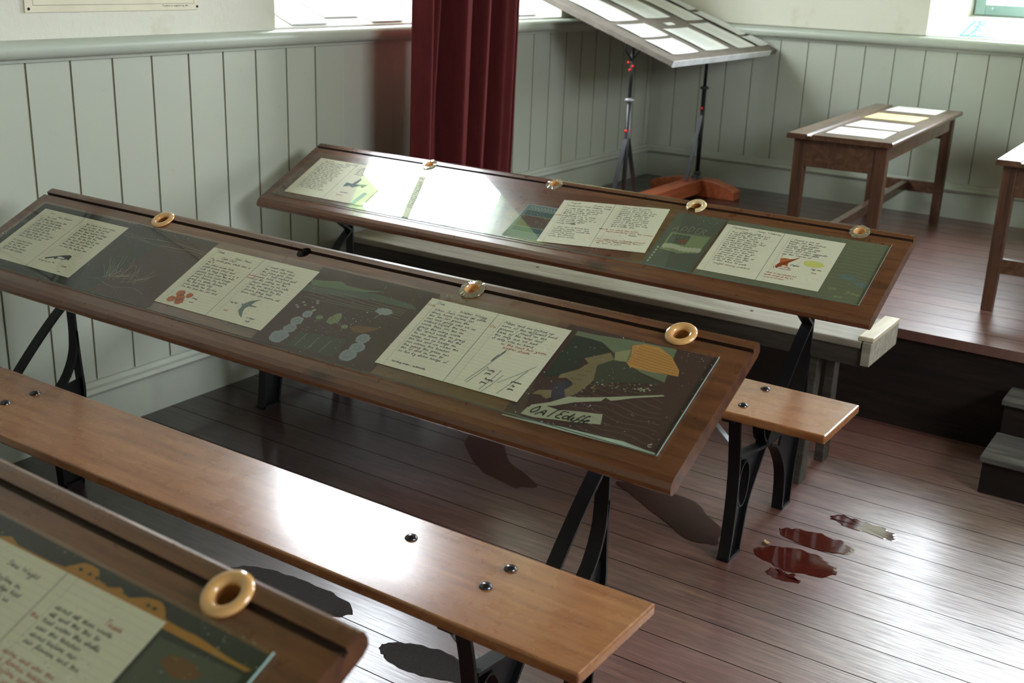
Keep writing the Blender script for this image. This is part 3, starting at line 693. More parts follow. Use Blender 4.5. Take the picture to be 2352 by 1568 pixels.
def swallow(bm, H, hf):
    w = [(.195, .074), (.194, .098), (.219, .095), (.231, .128), (.238, .123), (.234, .095), (.280, .103), (.269, .083), (.256, .092), (.232, .077), (.217, .083)]
    facepoly(bm, w, .0007, 8); facepoly(bm, [(.283, .0), (.292, .060), (.301, .065), (.310, .058), (.301, .0)], .0007, 11)
    write(bm, 'sparrowhawk', .205, .045, .0026, 1, w=.0009, maxw=.06); write(bm, 'small claws', .20, .03, .0024, 3)
sheet('C', .198, .0655, .0, 'leftmost written double page on the back desk, with a blue swallow, half in shade',
      [(0, .025, 'September', 'ink_brown'), (1, .03, 'Wandering Nature Walk', 'ink_dark')]+body(range(2, 18), fill_lines(RR, 16, 24)),
      [(0, -.05, 'Sylvia Long', 'ink_blue')]+body(range(1, 6), fill_lines(RR, 5, 22), 'ink_blue'), swallow, W=.332, H=.199)
sheet('C', .572, .055, -.02, 'written double page on the back desk washed out by window glare',
      [(0, .03, 'September', 'ink_dark')]+body(range(2, 17), fill_lines(RR, 15, 24), 'ink_blue'), body(range(2, 17), fill_lines(RR, 15, 22), 'ink_blue'), None, W=.328, H=.200)
def adder(bm, H, hf):
    pts = [(hf+.03+.0105*k, .034+.004*math.sin(k*1.1)) for k in range(12)]; ribbon(bm, pts, .0012, .0006, 5)
    facepoly(bm, ellipse(.075, .092, .009, .0026, 12, .1), .0008, 2); facepoly(bm, ellipse(hf, .084, .006, .0016, 10), .0009, 12)
sheet('C', 1.184, .056, .105, 'written double page on the back desk beside the teal card, with red notes',
      [(0, .025, 'August', 'ink_dark'), (.6, .1, 'Heather Walls', 'ink_brown'), (1.6, .02, 'Watercress Soup', 'ink_dark'), (1.8, .1, 'Nature Walk', 'ink_dark')]+body(range(3, 12), ['I walk down the river to', 'have a walk I could find', 'going I nearly slip into', 'the water it was', 'everything was in clean', 'and a nice way to eat', 'and nearly stepped on it', 'with moving again', 'being bitten'])+body(range(13, 19), ['I also saw a lizard but', 'but this nearly was very', 'quickly before I could see', 'which my lizard', 'even the famous', 'snake grass snake'])+[(7, .0, 'water', 'ink_red')],
      body(range(0, 12), ['Name out to water', 'when I get home we', 'around around the river', 'remember they for tiny', 'flowers a ladder like', 'also sticks it can be', 'and doing and looked', 'mud it you said when', 'and so it lets back in', 'you away and the only', 'got a little one'], 'ink_blue')+[(12, .004, 'Lets see what the moor', 'ink_red'), (13, .02, 'land something from the ending', 'ink_red'), (14, .09, 'adder', 'ink_dark'), (17, .004, 'An adder was probably pleased', 'ink_red'), (18, .004, 'would stay very happily in', 'ink_red'), (19, .01, 'the time of year', 'ink_brown')], adder, W=.328, H=.200)
def dogfish(bm, H, hf):
    w = [(.191, .098), (.202, .103), (.216, .101), (.236, .110), (.237, .115), (.220, .094), (.217, .085), (.220, .071), (.230, .065), (.216, .073), (.193, .075), (.190, .063), (.195, .058), (.190, .066), (.195, .084), (.192, .112)]
    facepoly(bm, w[:-1], .0007, 7); ribbon(bm, [(.193, .10), (.191, .113), (.196, .116)], .001, .0008, 4); ribbon(bm, [(.192, .075), (.186, .062), (.19, .056)], .001, .0008, 4); ribbon(bm, [(.216, .075), (.228, .063), (.232, .066)], .001, .0008, 4)
    facepoly(bm, ellipse(.280, .097, .027, .0125, 18, .08), .0007, 9)
    write(bm, '-Dogfish', .222, .078, .0030, 1, w=.0009); write(bm, 'Egg case', .280, .076, .0030, 2, w=.0009); write(bm, 'was rolled in', .20, .066, .0022, 3); write(bm, 'Seaweed found', .20, .058, .0022, 3); write(bm, 'Whelk', .283, .062, .0024, 4)
    write(bm, 'Whales on very particular and', hf+.012, .036, .0026, 3, maxw=.14); write(bm, 'breathe through gill they live', hf+.012, .027, .0026, 3, maxw=.14); write(bm, 'in sea or wet places', hf+.014, .018, .0026, 3, maxw=.13)
sheet('C', 1.672, .0665, .0, 'rightmost written double page on the back desk, with red dogfish and yellow egg case',
      [(0, .02, 'September', 'ink_dark'), (0, .09, 'Peter Wellman', 'ink_dark'), (1.4, .05, 'Nature walk', 'ink_green')]+body(range(2, 17), ['Our sister goes out but', 'a cliff by the spot. He', 'most of the cliffs', 'shells near the tide in', 'under the rocks by cliff', 'we looked and find', 'but like live parts', 'the anchors and need', 'around the two take', 'to catch live them go', 'I found one on the', 'will of who the age of', 'paper when our ship', 'look at the house', 'it also takes to park'], 'ink_dark')+[(17.4, .03, 'caught among patched', 'ink_brown')],
      body(range(1, 9), ['I found a lot of', 'things for the nature', 'table. I got yellow', 'sponge, dogfish egg-', 'and dogfish skate', 'cases and some eggshells', 'which mr miller told', 'me the names of.'], 'ink_dark'), dogfish, W=.326, H=.200)
sheet('A', -.512, .062, .02, 'blurred written double page under glass on the nearest desk',
      body(range(3, 9), fill_lines(RR, 6, 22), 'ink_dark')+[(1, .075, 'Sara Wright', 'ink_blue')],
      body(range(3, 9), fill_lines(RR, 6, 20), 'ink_dark')+[(2, .095, 'Thank', 'ink_red'), (5, .003, 'the', 'ink_red')]+body(range(10, 15), fill_lines(RR, 5, 18), 'ink_red', .012), None, W=.320, H=.199)

# artworks -----------------------------------------------------------------------------
def artwork(d, mats, builder, label, x0, x1, t0, t1, lift=.0003):
    bm = bmesh.new(); box(bm, x0, x1, t0, t1, lift, lift+.0005)
    z = lift+.0007
    def P_(pts, m, dz=0): facepoly(bm, pts, z+dz, mats.index(m))
    def L_(pts, m, w=.0015, dz=.0001): ribbon(bm, pts, w, z+dz, mats.index(m))
    builder(bm, P_, L_, z)
    bmesh.ops.triangulate(bm, faces=[f for f in bm.faces if len(f.verts) > 4])
    o = finish('artwork', bm, [MATS[m] for m in mats], recalc=False); o.matrix_world = DSK[d]
    for p in o.data.polygons:
        pass
    return tag(o, label, 'picture', 'pictures under the desk glass')
ART = {'sky': [(1.863, .273), (1.906, .274), (1.968, .28), (2.059, .284), (2.075, .201), (2.026, .21), (1.99, .224), (1.954, .242), (1.922, .259), (1.898, .261), (1.864, .261)],
'sun': [(1.979, .269), (1.998, .278), (2.027, .279), (2.059, .263), (2.086, .236), (2.091, .222), (2.072, .22), (2.034, .217), (2.0, .217), (1.991, .224), (1.989, .243)],
'rays': [(1.958, .243), (1.982, .258), (1.988, .227), (1.966, .222)],
'hill': [(1.864, .257), (1.898, .261), (1.922, .259), (1.949, .242), (1.912, .211), (1.914, .185), (1.89, .157), (1.862, .145)],
'cliff': [(1.912, .211), (1.95, .239), (1.965, .225), (1.943, .202), (1.955, .166), (1.949, .142), (1.94, .123), (1.928, .113), (1.917, .128), (1.922, .149), (1.906, .156), (1.891, .151), (1.891, .161), (1.916, .183), (1.925, .202)],
'cliff2': [(1.866, .101), (1.873, .113), (1.896, .121), (1.904, .104), (1.897, .098), (1.884, .104)],
'purple': [(1.896, .121), (1.893, .136), (1.913, .152), (1.926, .144), (1.917, .128), (1.928, .113), (1.909, .099)],
'mid': [(1.965, .225), (1.99, .224), (2.027, .207), (2.076, .195), (2.027, .184), (1.986, .171), (1.961, .155), (1.943, .202)],
'foam': [(1.877, .057), (1.88, .077), (1.908, .093), (1.933, .117), (1.951, .12), (1.987, .133), (2.042, .155), (2.086, .173), (2.09, .171), (2.044, .151), (2.008, .131), (1.996, .135), (1.992, .125), (1.949, .107), (1.92, .088), (1.908, .084), (1.913, .063)],
'beach': [(1.842, .040), (1.915, .044), (1.96, .049), (1.994, .050), (2.03, .052), (2.074, .055), (2.116, .050), (2.133, .050), (2.133, .0455), (1.843, .0380)]}
def b_cliff(bm, P_, L_, z):
    P_(ART['sky'], 'a_sky'); P_(ART['hill'], 'a_hill', .0001); P_(ART['mid'], 'a_mid', .0001); P_(ART['cliff'], 'a_cliff', .0002); P_(ART['cliff2'], 'a_cliff', .0002); P_(ART['purple'], 'a_purple', .0002); P_(ART['rays'], 'a_ray', .0001)
    P_(ART['sun'], 'a_sun', .0002); P_(ART['foam'], 'a_foam', .0002); P_(ART['beach'], 'a_beach', .0001)
    for k in range(8): L_([(1.99+.006*(k == 0), .270-.006*k), (2.03, .268-.0065*k), (min(2.088, 2.055+.006*k), .262-.006*k)], 'a_sunline', .0007, .0003)
    rnd = random.Random(11)
    for k in range(95):
        x = rnd.uniform(1.945, 2.075); y = .128+(x-1.945)*.38+rnd.uniform(0, .033)*(1-.4*(x-1.945)/.13)
        P_(ellipse(x, y, rnd.uniform(.0012, .0026), rnd.uniform(.001, .0017), 7, .3, 0, rnd), rnd.choice(['a_cliff', 'a_foam', 'a_hill', 'a_mid']), .0002)
    for k in range(9):
        y = .168-.0135*k; x0 = 1.93+.004*k
        L_([(x0+j*.0205, y+.0035*math.sin(j*1.3+k)-.0012*j) for j in range(9)], 'a_wave', .0007, .0001)
    for j in range(6): L_([(1.905+.0075*j, .165+.012*j-.02), (1.93+.004*j, .16+.012*j-.012)], 'a_hill', .0006, .0004)
    # OATEcliffe in dark lettering on pale foam
    P_([(1.873, .052), (1.876, .070), (1.905, .083), (1.93, .082), (1.965, .090), (2.010, .098), (2.018, .076), (1.975, .066), (1.93, .058), (1.90, .052)], 'a_foam', .0001)
    write(bm, 'OATEcliffe', 1.880, .058, .0100, MAT_C.index('a_hill'), w=.0026, z=z+.0004, slant=.45, maxw=.118, rise=.10, smooth=2)
    write(bm, 'e', 2.112, .058, .008, MAT_C.index('a_foam'), w=.0014, z=z+.0003)
MAT_C = ['a_base', 'a_sky', 'a_sun', 'a_sunline', 'a_ray', 'a_hill', 'a_cliff', 'a_purple', 'a_mid', 'a_foam', 'a_wave', 'a_beach']
artwork('B', MAT_C, b_cliff, 'seaside cliff picture with orange sun and lettering, right end of the middle desk', 1.840, 2.136, .0455, .2855)
MAT_F = ['a_base', 'a_green', 'a_flower', 'a_olive', 'a_orange', 'a_lime', 'a_scratch', 'a_hill', 'a_green2']
def b_flower(bm, P_, L_, z):
    P_([(1.226, .243), (1.259, .248), (1.302, .257), (1.322, .249), (1.372, .250), (1.417, .257), (1.377, .243), (1.326, .236), (1.28, .231), (1.24, .226)], 'a_green')
    P_([(1.226, .226), (1.28, .231), (1.33, .236), (1.40, .246), (1.50, .240), (1.52, .228), (1.40, .226), (1.3, .212), (1.226, .206)], 'a_green2')
    for k in range(5): L_([(1.25+.05*j, .222-.007*k+.003*math.sin(j+k)) for j in range(6)], 'a_scratch', .0006)
    rnd = random.Random(5)
    for x, y, r in ((1.281, .073, .021), (1.288, .100, .015), (1.287, .123, .0145), (1.296, .147, .0115), (1.463, .073, .019), (1.468, .097, .0165), (1.463, .122, .0155)):
        P_(ellipse(x, y, r, r*.86, 46, .10, 0, rnd), 'a_flower'); P_(ellipse(x, y, r*.78, r*.66, 12), 'a_flower', .0001)
        for k in range(14):
            a = 2*PI*k/14; L_([(x+r*.25*math.cos(a), y+r*.2*math.sin(a)), (x+r*.7*math.cos(a), y+r*.6*math.sin(a))], 'a_green2', .0006, .0002)
    P_(ellipse(1.455, .204, .019, .010, 40, .12, 0, rnd), 'a_flower'); L_([(1.452, .195), (1.447, .18)], 'a_flower', .0015)
    P_(ellipse(1.329, .147, .009, .006, 14), 'a_lime'); L_([(1.329, .142), (1.328, .132)], 'a_lime', .0014)
    P_([(1.352, .140), (1.350, .152), (1.359, .168), (1.368, .172), (1.377, .162), (1.378, .145), (1.366, .136)], 'a_lime')
    for k in range(16): P_(ellipse(1.364+rnd.uniform(-.010, .010), .153+rnd.uniform(-.012, .012), .0012, .0012, 6), 'a_orange', .0001)
    P_(ellipse(1.401, .140, .008, .0055, 14), 'a_lime'); L_([(1.401, .135), (1.401, .126)], 'a_lime', .0014)
    P_([(1.412, .143), (1.43, .152), (1.452, .155), (1.478, .158), (1.470, .148), (1.452, .137), (1.43, .133)], 'a_orange')
    P_([(1.315, .055), (1.318, .098), (1.432, .110), (1.436, .058)], 'a_olive')
    for x in (1.335, 1.368, 1.400): L_([(x-.001, .060), (x+.002, .098)], 'a_scratch', .0011)
    for k in range(9): P_(ellipse(1.265+rnd.uniform(-.02, .05), .17+rnd.uniform(-.012, .025), .004, .0028, 9, .2, 0, rnd), 'a_scratch')
artwork('B', MAT_F, b_flower, 'flower and hedge picture with pale seed heads between two pages on the middle desk', 1.225, 1.538, .0455, .2855)
MAT_G = ['a_grey', 'a_scratch', 'a_base', 'a_green2', 'a_hill']
def b_grass(bm, P_, L_, z):
    rnd = random.Random(9)
    P_([(.70, .05), (.77, .27), (.91, .27), (.91, .05)], 'a_base'); P_([(.64, .08), (.73, .25), (.76, .25), (.71, .06)], 'a_hill', .0001)
    L_([(.74, .15), (.80, .26)], 'a_hill', .002); L_([(.74, .15), (.86, .05)], 'a_hill', .002)
    for k in range(40):
        a = rnd.uniform(.3, 2.6); x = .76+rnd.uniform(-.06, .05); y = .105+rnd.uniform(-.01, .012); l = rnd.uniform(.02, .085)
        L_([(x, y), (x+l*.6*math.cos(a), y+l*.5*math.sin(a)), (x+l*math.cos(a+.15), y+l*.9*math.sin(a))], 'a_scratch', .0007, .0002)
    for k in range(5): L_([(.62+.06*j, .232+.006*k+.004*math.sin(j*1.7+k)) for j in range(6)], 'a_scratch' if k % 2 else 'a_green2', .0009)
    L_([(.66+.02*j, .085+.006*math.sin(j)) for j in range(11)], 'a_scratch', .0008)
artwork('B', MAT_G, b_grass, 'dark scratched grass picture between the left pages on the middle desk', .615, .905, .0455, .2855)
artwork('B', ['a_grey', 'a_scratch'], lambda bm, P_, L_, z: [L_([(.268+.006*j, .21-.004*k+.003*math.sin(j)) for j in range(5)], 'a_scratch', .0007) for k in range(3)], 'dark grey backing sheet at the left end of the middle desk', .2665, .612, .0455, .2845, lift=.0001)
MAT_T = ['a_teal', 'a_tealdark', 'a_brown', 'a_foam', 'a_white']
def b_teal(bm, P_, L_, z):
    P_([(1.078, .085), (1.180, .085), (1.180, .185), (1.078, .185)], 'a_tealdark'); P_([(1.078, .108), (1.180, .108), (1.180, .160), (1.078, .160)], 'a_brown', .0001)
    for y in (.085, .108, .160, .185): L_([(1.07+.011*j, y+.0007*(j % 2)) for j in range(11)], 'a_foam', .0011, .0002)
    for k in range(9): L_([(1.080+.011*k, .190), (1.084+.011*k, .203), (1.090+.011*k, .190)], 'a_foam', .0012, .0002)
    for k in range(10): L_([(1.077+.010*k, .062), (1.081+.010*k, .078)], 'a_foam', .001, .0002)
    for a, b in (((1.067, .057), (1.184, .057)), ((1.067, .211), (1.184, .211)), ((1.067, .057), (1.067, .211)), ((1.184, .057), (1.184, .211))): L_([a, b], 'a_white', .0012, .0002)
artwork('C', MAT_T, b_teal, 'teal striped seaside card under glass on the back desk', 1.066, 1.186, .0555, .2120, lift=.0003)
MAT_L = ['a_green2', 'a_foam', 'a_lime', 'a_scratch', 'a_hill', 'a_orange', 'a_teal']
def b_adder(bm, P_, L_, z):
    write(bm, 'ADDER', 1.535, .206, .012, 3, w=.0014, z=z+.0003, slant=.1)
    P_([(1.540, .120), (1.538, .195), (1.652, .200), (1.650, .128), (1.60, .115)], 'a_page_green' if False else 'a_lime')
    P_([(1.545, .150), (1.545, .190), (1.60, .192), (1.60, .150)], 'a_green2', .0001); P_(ellipse(1.588, .165, .012, .009), 'a_orange', .0002)
    for k in range(9): P_(ellipse(1.548+.012*k, .136+.003*math.sin(k), .0085, .010, 12), 'a_foam', .0003+.00004*k)
    for k in range(10): L_([(1.530+.0125*k, .050), (1.538+.0125*k, .051)], 'a_teal', .003)
    for k in range(6): P_(ellipse(1.532, .065+.012*k, .003, .004, 8), 'a_foam')
    L_([(1.538, .197), (1.654, .203)], 'a_scratch', .001); L_([(1.661, .05), (1.661, .235)], 'a_orange', .001)
artwork('C', MAT_L, b_adder, 'green ADDER snake picture between the two right pages on the back desk', 1.518, 1.664, .0455, .2860, lift=.0001)
MAT_S = ['a_page_green', 'a_scratch', 'a_teal', 'a_olive', 'a_lime']
def b_shell(bm, P_, L_, z):
    rnd = random.Random(2)
    for k in range(16): L_([(2.0+.0145*j, .055+.013*k+.003*math.sin(j*.9+k*.6)) for j in range(8)], 'a_scratch' if k > 5 else 'a_lime', .0006)
    for x, y, r in ((2.052, .136, .017), (2.087, .121, .015)):
        P_(ellipse(x, y, r*1.1, r*.62), 'a_teal', .0001)
        for k in range(5): L_([(x-r+.3*r*k, y-.005), (x-r+.35*r*k, y+.007)], 'a_scratch', .0005, .0002)
    P_(ellipse(2.035, .140, .010, .008), 'a_teal')
    for k in range(7): P_(ellipse(2.02+.012*k, .07+rnd.uniform(-.01, .02), .006, .004, 10), 'a_lime', .0001)
    L_([(1.68+.03*j, .049+.0015*math.sin(j)) for j in range(14)], 'a_lime', .001)
artwork('C', MAT_S, b_shell, 'green shell and wave sheet beneath the rightmost pages of the back desk', 1.668, 2.105, .0455, .2860, lift=.0001)
MAT_M = ['a_grey', 'a_mount', 'a_mid', 'a_base', 'a_green2', 'a_orange']
def b_mount(bm, P_, L_, z):
    top = [(-.487, .264), (-.470, .270), (-.451, .265), (-.39, .266), (-.368, .268), (-.350, .282), (-.338, .2835), (-.325, .283), (-.312, .273), (-.295, .271), (-.280, .277), (-.262, .271), (-.240, .281), (-.224, .2835), (-.212, .280), (-.200, .270), (-.175, .269), (-.153, .270), (-.137, .269), (-.10, .266), (-.070, .266), (-.075, .262), (-.222, .260), (-.487, .261)]
    P_(top, 'a_mount')
    for x in (-.346, -.33, -.317, -.30, -.27, -.232, -.222): P_(ellipse(x, .274, .0035, .0022, 9), 'a_mid', .0001)
    P_([(-.185, .06), (-.19, .252), (-.075, .258), (-.068, .06)], 'a_green2'); P_(ellipse(-.14, .236, .028, .010, 16, .15), 'a_orange', .0001); P_([(-.185, .05), (-.17, .19), (-.10, .17), (-.08, .05)], 'a_base', .0001)
artwork('A', MAT_M, b_mount, 'orange mountain range picture under glass on the nearest desk', -.62, -.064, .0455, .2865, lift=.0001)

# ================================================================== WEATHERED BENCH
root = empty('bench', (0, 0, 0)); tag(root, 'weathered grey wooden bench standing behind the back desk, below the platform edge', 'bench')
WX0, WX1, WY0, WY1, WZT = .12, 2.046, 3.040, 3.300, .462
bm = bmesh.new(); box(bm, WX0, WX1-.03, WY0, WY1, WZT-.022, WZT); finish('seat', bm, MATS['grey_wood'], root, bevel=.004)
bm = bmesh.new(); box(bm, WX0, WX1-.012, WY0+.004, WY0+.028, WZT-.075, WZT-.022); finish('apron', bm, MATS['grey_wood_dark'], root, bevel=.002)
bm = bmesh.new(); box(bm, WX0, WX1-.012, WY1-.028, WY1-.004, WZT-.075, WZT-.022); finish('apron', bm, MATS['grey_wood_dark'], root, bevel=.002)
bm = bmesh.new(); box(bm, WX1-.026, WX1, WY0-.002, WY1, WZT-.068, WZT-.0005); finish('end_board', bm, MATS['grey_wood'], root, bevel=.002)
bm = bmesh.new(); box(bm, WX1-.042, WX1+.002, WY0+.006, WY1-.004, WZT, WZT+.014); finish('end_batten', bm, MATS['pale_wood'], root, bevel=.003)
for x in (.30, 1.885):
    for (yb, yt) in ((3.045, 3.08), (3.250, 3.24)):
        bm = bmesh.new()
        prism(bm, [(x-.014, yb-.028, 0), (x+.014, yb-.028, 0), (x+.014, yb+.028, 0), (x-.014, yb+.028, 0)], [(x-.014, yt-.022, WZT-.023), (x+.014, yt-.022, WZT-.023), (x+.014, yt+.022, WZT-.023), (x-.014, yt+.022, WZT-.023)])
        finish('leg', bm, MATS['grey_wood_dark'], root, bevel=.002)
    bm = bmesh.new(); box(bm, x-.010, x+.010, 3.10, 3.222, .12, .17); finish('leg_rail', bm, MATS['grey_wood_dark'], root)
for x in (1.66, .9): 
    bm = bmesh.new(); lathe(bm, [(.006, .0), (.005, .0012), (0, .0014)], seg=10); o = finish('nail', bm, MATS['iron'], root); o.location = (x, 3.12, WZT)

# ================================================================== STEPS
root = empty('wooden_steps', (2.33, 3.29, 0)); tag(root, 'dark wooden steps up to the platform at the right edge', 'steps')
for k, (y0, y1, zt) in enumerate(((3.292, PE-.01, .118), (3.505, PE-.01, .228))):
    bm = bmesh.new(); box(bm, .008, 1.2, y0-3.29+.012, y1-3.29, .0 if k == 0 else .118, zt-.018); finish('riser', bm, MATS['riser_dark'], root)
    bm = bmesh.new(); box(bm, 0, 1.21, y0-3.29-.004, y0-3.29+.062, zt-.018, zt); box(bm, 0, 1.21, y0-3.29+.064, (3.505 if k == 0 else PE-.01)-3.29+.012*(k == 0), zt-.018, zt-.0005); finish('tread', bm, MATS['step_wood'], root, bevel=.003)

# ================================================================== SMALL TABLES ON THE PLATFORM
def small_table(loc, rz, W, L, H, label):
    """local: x 0..W across, y 0..L long, z 0 platform"""
    r = empty('school_table', loc, rz); tag(r, label, 'table', 'small two-seat school tables on the platform')
    bm = bmesh.new(); th = .020
    prof = [(0, -th), (0, -.006), (.004, 0), (.078, 0), (.080, -.006), (.096, -.006), (.098, 0), (W-.004, 0), (W, -.005), (W, -th+.003), (W-.006, -th)]
    prism(bm, [(x, 0, H+z) for x, z in prof], [(x, L, H+z) for x, z in prof]); finish('table_top', bm, MATS['table_wood'], r, bevel=.002)
    ins = .022; lw = .046
    for x in (ins, W-ins-lw):
        for y in (ins+.01, L-ins-lw-.01):
            bm = bmesh.new(); prism(bm, [(x+.004, y+.004, 0), (x+lw-.004, y+.004, 0), (x+lw-.004, y+lw-.004, 0), (x+.004, y+lw-.004, 0)], [(x, y, H-th-.0005), (x+lw, y, H-th-.0005), (x+lw, y+lw, H-th-.0005), (x, y+lw, H-th-.0005)])
            finish('leg', bm, MATS['table_leg'], r, bevel=.003)
    for y in (ins+.016, L-ins-.036): 
        bm = bmesh.new(); box(bm, ins+lw, W-ins-lw, y, y+.02, H-th-.105, H-th-.0005); finish('end_apron', bm, MATS['table_wood'], r)
    for x in (ins+.008, W-ins-.026):
        bm = bmesh.new(); box(bm, x, x+.018, ins+lw+.01, L-ins-lw-.01, H-th-.060, H-th-.0005); finish('side_apron', bm, MATS['table_wood'], r)
    for y in (ins+.018, L-ins-.042):
        bm = bmesh.new(); box(bm, ins+lw-.004, W-ins-lw+.004, y, y+.024, .135, .185); finish('end_stretcher', bm, MATS['table_wood'], r)
    bm = bmesh.new(); box(bm, W/2-.015, W/2+.015, ins+.042, L-ins-.042, .142, .180); finish('long_stretcher', bm, MATS['table_wood'], r, bevel=.002)
    return r
TH1 = .85
small_table((1.318, 4.178, HP), math.radians(2.6), .395, 1.29, TH1-HP, 'small brown school table on the platform with four cards laid on it')
small_table((2.098, 4.025, HP), math.radians(1.5), .395, 1.20, .862-HP, 'small brown school table cut off by the right edge')
# its table foot stretcher and cards
CARDS = [([(1.358, 5.442), (1.575, 5.453), (1.625, 5.204), (1.385, 5.228)], 'white_card', 'white card at the far end of the platform table'),
         ([(1.374, 5.094), (1.588, 5.096), (1.625, 4.875), (1.398, 4.881)], 'yellow_card', 'pale yellow card on the platform table'),
         ([(1.405, 4.762), (1.625, 4.759), (1.655, 4.560), (1.420, 4.551)], 'white_card', 'white card on the platform table between yellow card and nearest card'),
         ([(1.410, 4.480), (1.622, 4.510), (1.665, 4.300), (1.446, 4.265)], 'white_card', 'nearest white card on the platform table')]
for pts, m, lab in CARDS:
    c = (sum(p[0] for p in pts)/4, sum(p[1] for p in pts)/4); bm = bmesh.new()
    # square the card up
    ang = math.atan2(pts[1][1]-pts[0][1], pts[1][0]-pts[0][0])*.5; w = .215; h = .215
    box(bm, -w/2, w/2, -h/2, h/2, 0, .0012)
    for k in range(5): ribbon(bm, [(-.08, .06-.02*k), (.08-.02*(k % 2), .06-.02*k)], .001, .0014, 1)
    o = finish('display_card', bm, [MATS[m], MATS['spine']]); o.location = (c[0], c[1], TH1+.0004); o.rotation_euler = (0, 0, ang)
    tag(o, lab, 'card', 'cards laid on the platform table')

# ================================================================== DISPLAY STAND
root = empty('display_stand', (.484, 4.9, HP)); tag(root, 'tilting notice board stand on two iron poles with an orange wooden base', 'display stand')
BA = Vector((.705, 4.430, 1.050)); BEX = Vector((-.68, 0, .245)).normalized(); BEY = Vector((0, 1, 0)); BN = BEX.cross(BEY)*-1
if BN.z < 0: BN = -BN
BW, BL_ = .702, 1.165
BM = Matrix(((BEX.x, BEY.x, BN.x, BA.x), (BEX.y, BEY.y, BN.y, BA.y), (BEX.z, BEY.z, BN.z, BA.z), (0, 0, 0, 1)))
inv = Matrix.Translation((-.484, -4.9, -HP))
bm = bmesh.new(); box(bm, .002, BW, 0, BL_, -.024, 0); panel = finish('board_panel', bm, MATS['board_brown'], root, bevel=.002); panel.matrix_local = inv @ BM
bm = bmesh.new(); box(bm, -.003, .0015, .001, BL_-.09, -.026, .0005); finish('edge_strip', bm, MATS['silver_tape'], panel)
def wp(x, y, z): return (x-.484, y-4.9, z-HP)
for py, zc in ((4.478, .866), (5.250, .868)):
    bz = BA.z+(.705-.484)/.68*.245-.028
    bm = bmesh.new(); tube(bm, [wp(.484, py, HP+.085), wp(.484, py, .87)], .011, 10); tube(bm, [wp(.484, py, .87), wp(.484, py, bz)], .008, 10); pole = finish('pole', bm, MATS['grey_iron' if py < 5 else 'iron'], root)
    bm = bmesh.new(); lathe(bm, [(.010, -.010), (.014, -.008), (.021, -.003), (.022, .002), (.018, .005), (.014, .006), (.010, .009)], wp(.484, py, .868), 18); finish('collar', bm, MATS['white_iron' if py < 5 else 'grey_iron'], pole)
    bm = bmesh.new(); lathe(bm, [(.030, -.001), (.026, .008), (.018, .014), (.016, .024), (.019, .030), (.012, .036)], wp(.484, py, HP+.084), 18); finish('pole_foot', bm, MATS['grey_iron'], pole)
    for s in (-1, 1):   # yoke under the board
        bm = bmesh.new(); pts = [wp(.484, py+s*.004, bz-.070), wp(.484, py+s*.020, bz-.050), wp(.484+.02*s, py+s*.028, bz-.025), wp(.484+.02*s, py+s*.026, bz-.003-.36*.02*s)]; tube(bm, pts, .004, 8); finish('yoke_arm', bm, MATS['iron'], pole)
    for (dx, dy, dz) in ((.012, -.012, -.09), (-.010, -.014, -.075), (.0, -.016, -.105)):
        bm = bmesh.new(); bmesh.ops.create_uvsphere(bm, u_segments=12, v_segments=8, radius=.0065, matrix=Matrix.Translation(wp(.484+dx, py+dy, bz+dz))); finish('red_knob', bm, MATS['red_knob'], pole, smooth=60)
    # flat braces
    top_z = .70 if py < 5 else .735
    for (ex, ey) in (((.484, py-.115), (.484, py+.12)) if py < 5 else ((.484, py-.125),)):
        bm = bmesh.new(); a = Vector(wp(.484, py, top_z)); b = Vector(wp(ex, ey, HP+.086)); d = (b-a).normalized(); s = Vector((1, 0, 0))*.010; n = d.cross(Vector((1, 0, 0)))*.0025
        o0 = Vector((0, (1 if ey > py else -1)*.012, 0))
        prism(bm, [a+o0+s+n, a+o0-s+n, a+o0-s-n, a+o0+s-n], [b+s+n, b-s+n, b-s-n, b+s-n]); finish('brace', bm, MATS['grey_iron'], root)
        bm = bmesh.new(); bmesh.ops.create_uvsphere(bm, u_segments=12, v_segments=8, radius=.0075, matrix=Matrix.Translation(a+o0*1.3+Vector((.0, 0, .035)))); finish('red_knob', bm, MATS['red_knob'], root, smooth=60)
        bm = bmesh.new(); bmesh.ops.create_uvsphere(bm, u_segments=12, v_segments=8, radius=.006, matrix=Matrix.Translation(b+Vector((0, 0, .002)))); finish('red_knob', bm, MATS['red_knob'], root, smooth=60)
bm = bmesh.new(); box(bm, -.042, .042, 4.52-4.9, 5.225-4.9, .018, .085); finish('base_beam', bm, MATS['red_beam'], root, bevel=.004)
for y0, y1 in ((4.435, 4.52), (5.225, 5.305)):
    bm = bmesh.new(); prism(bm, [wp(x, y0, z) for x, z in ((.24, HP), (.24, HP+.045), (.28, HP+.062), (.40, HP+.085), (.57, HP+.085), (.66, HP+.062), (.70, HP+.045), (.70, HP))], [wp(x, y1, z) for x, z in ((.24, HP), (.24, HP+.045), (.28, HP+.062), (.40, HP+.085), (.57, HP+.085), (.66, HP+.062), (.70, HP+.045), (.70, HP))])
    finish('cross_foot', bm, MATS['red_beam'], root, bevel=.004)
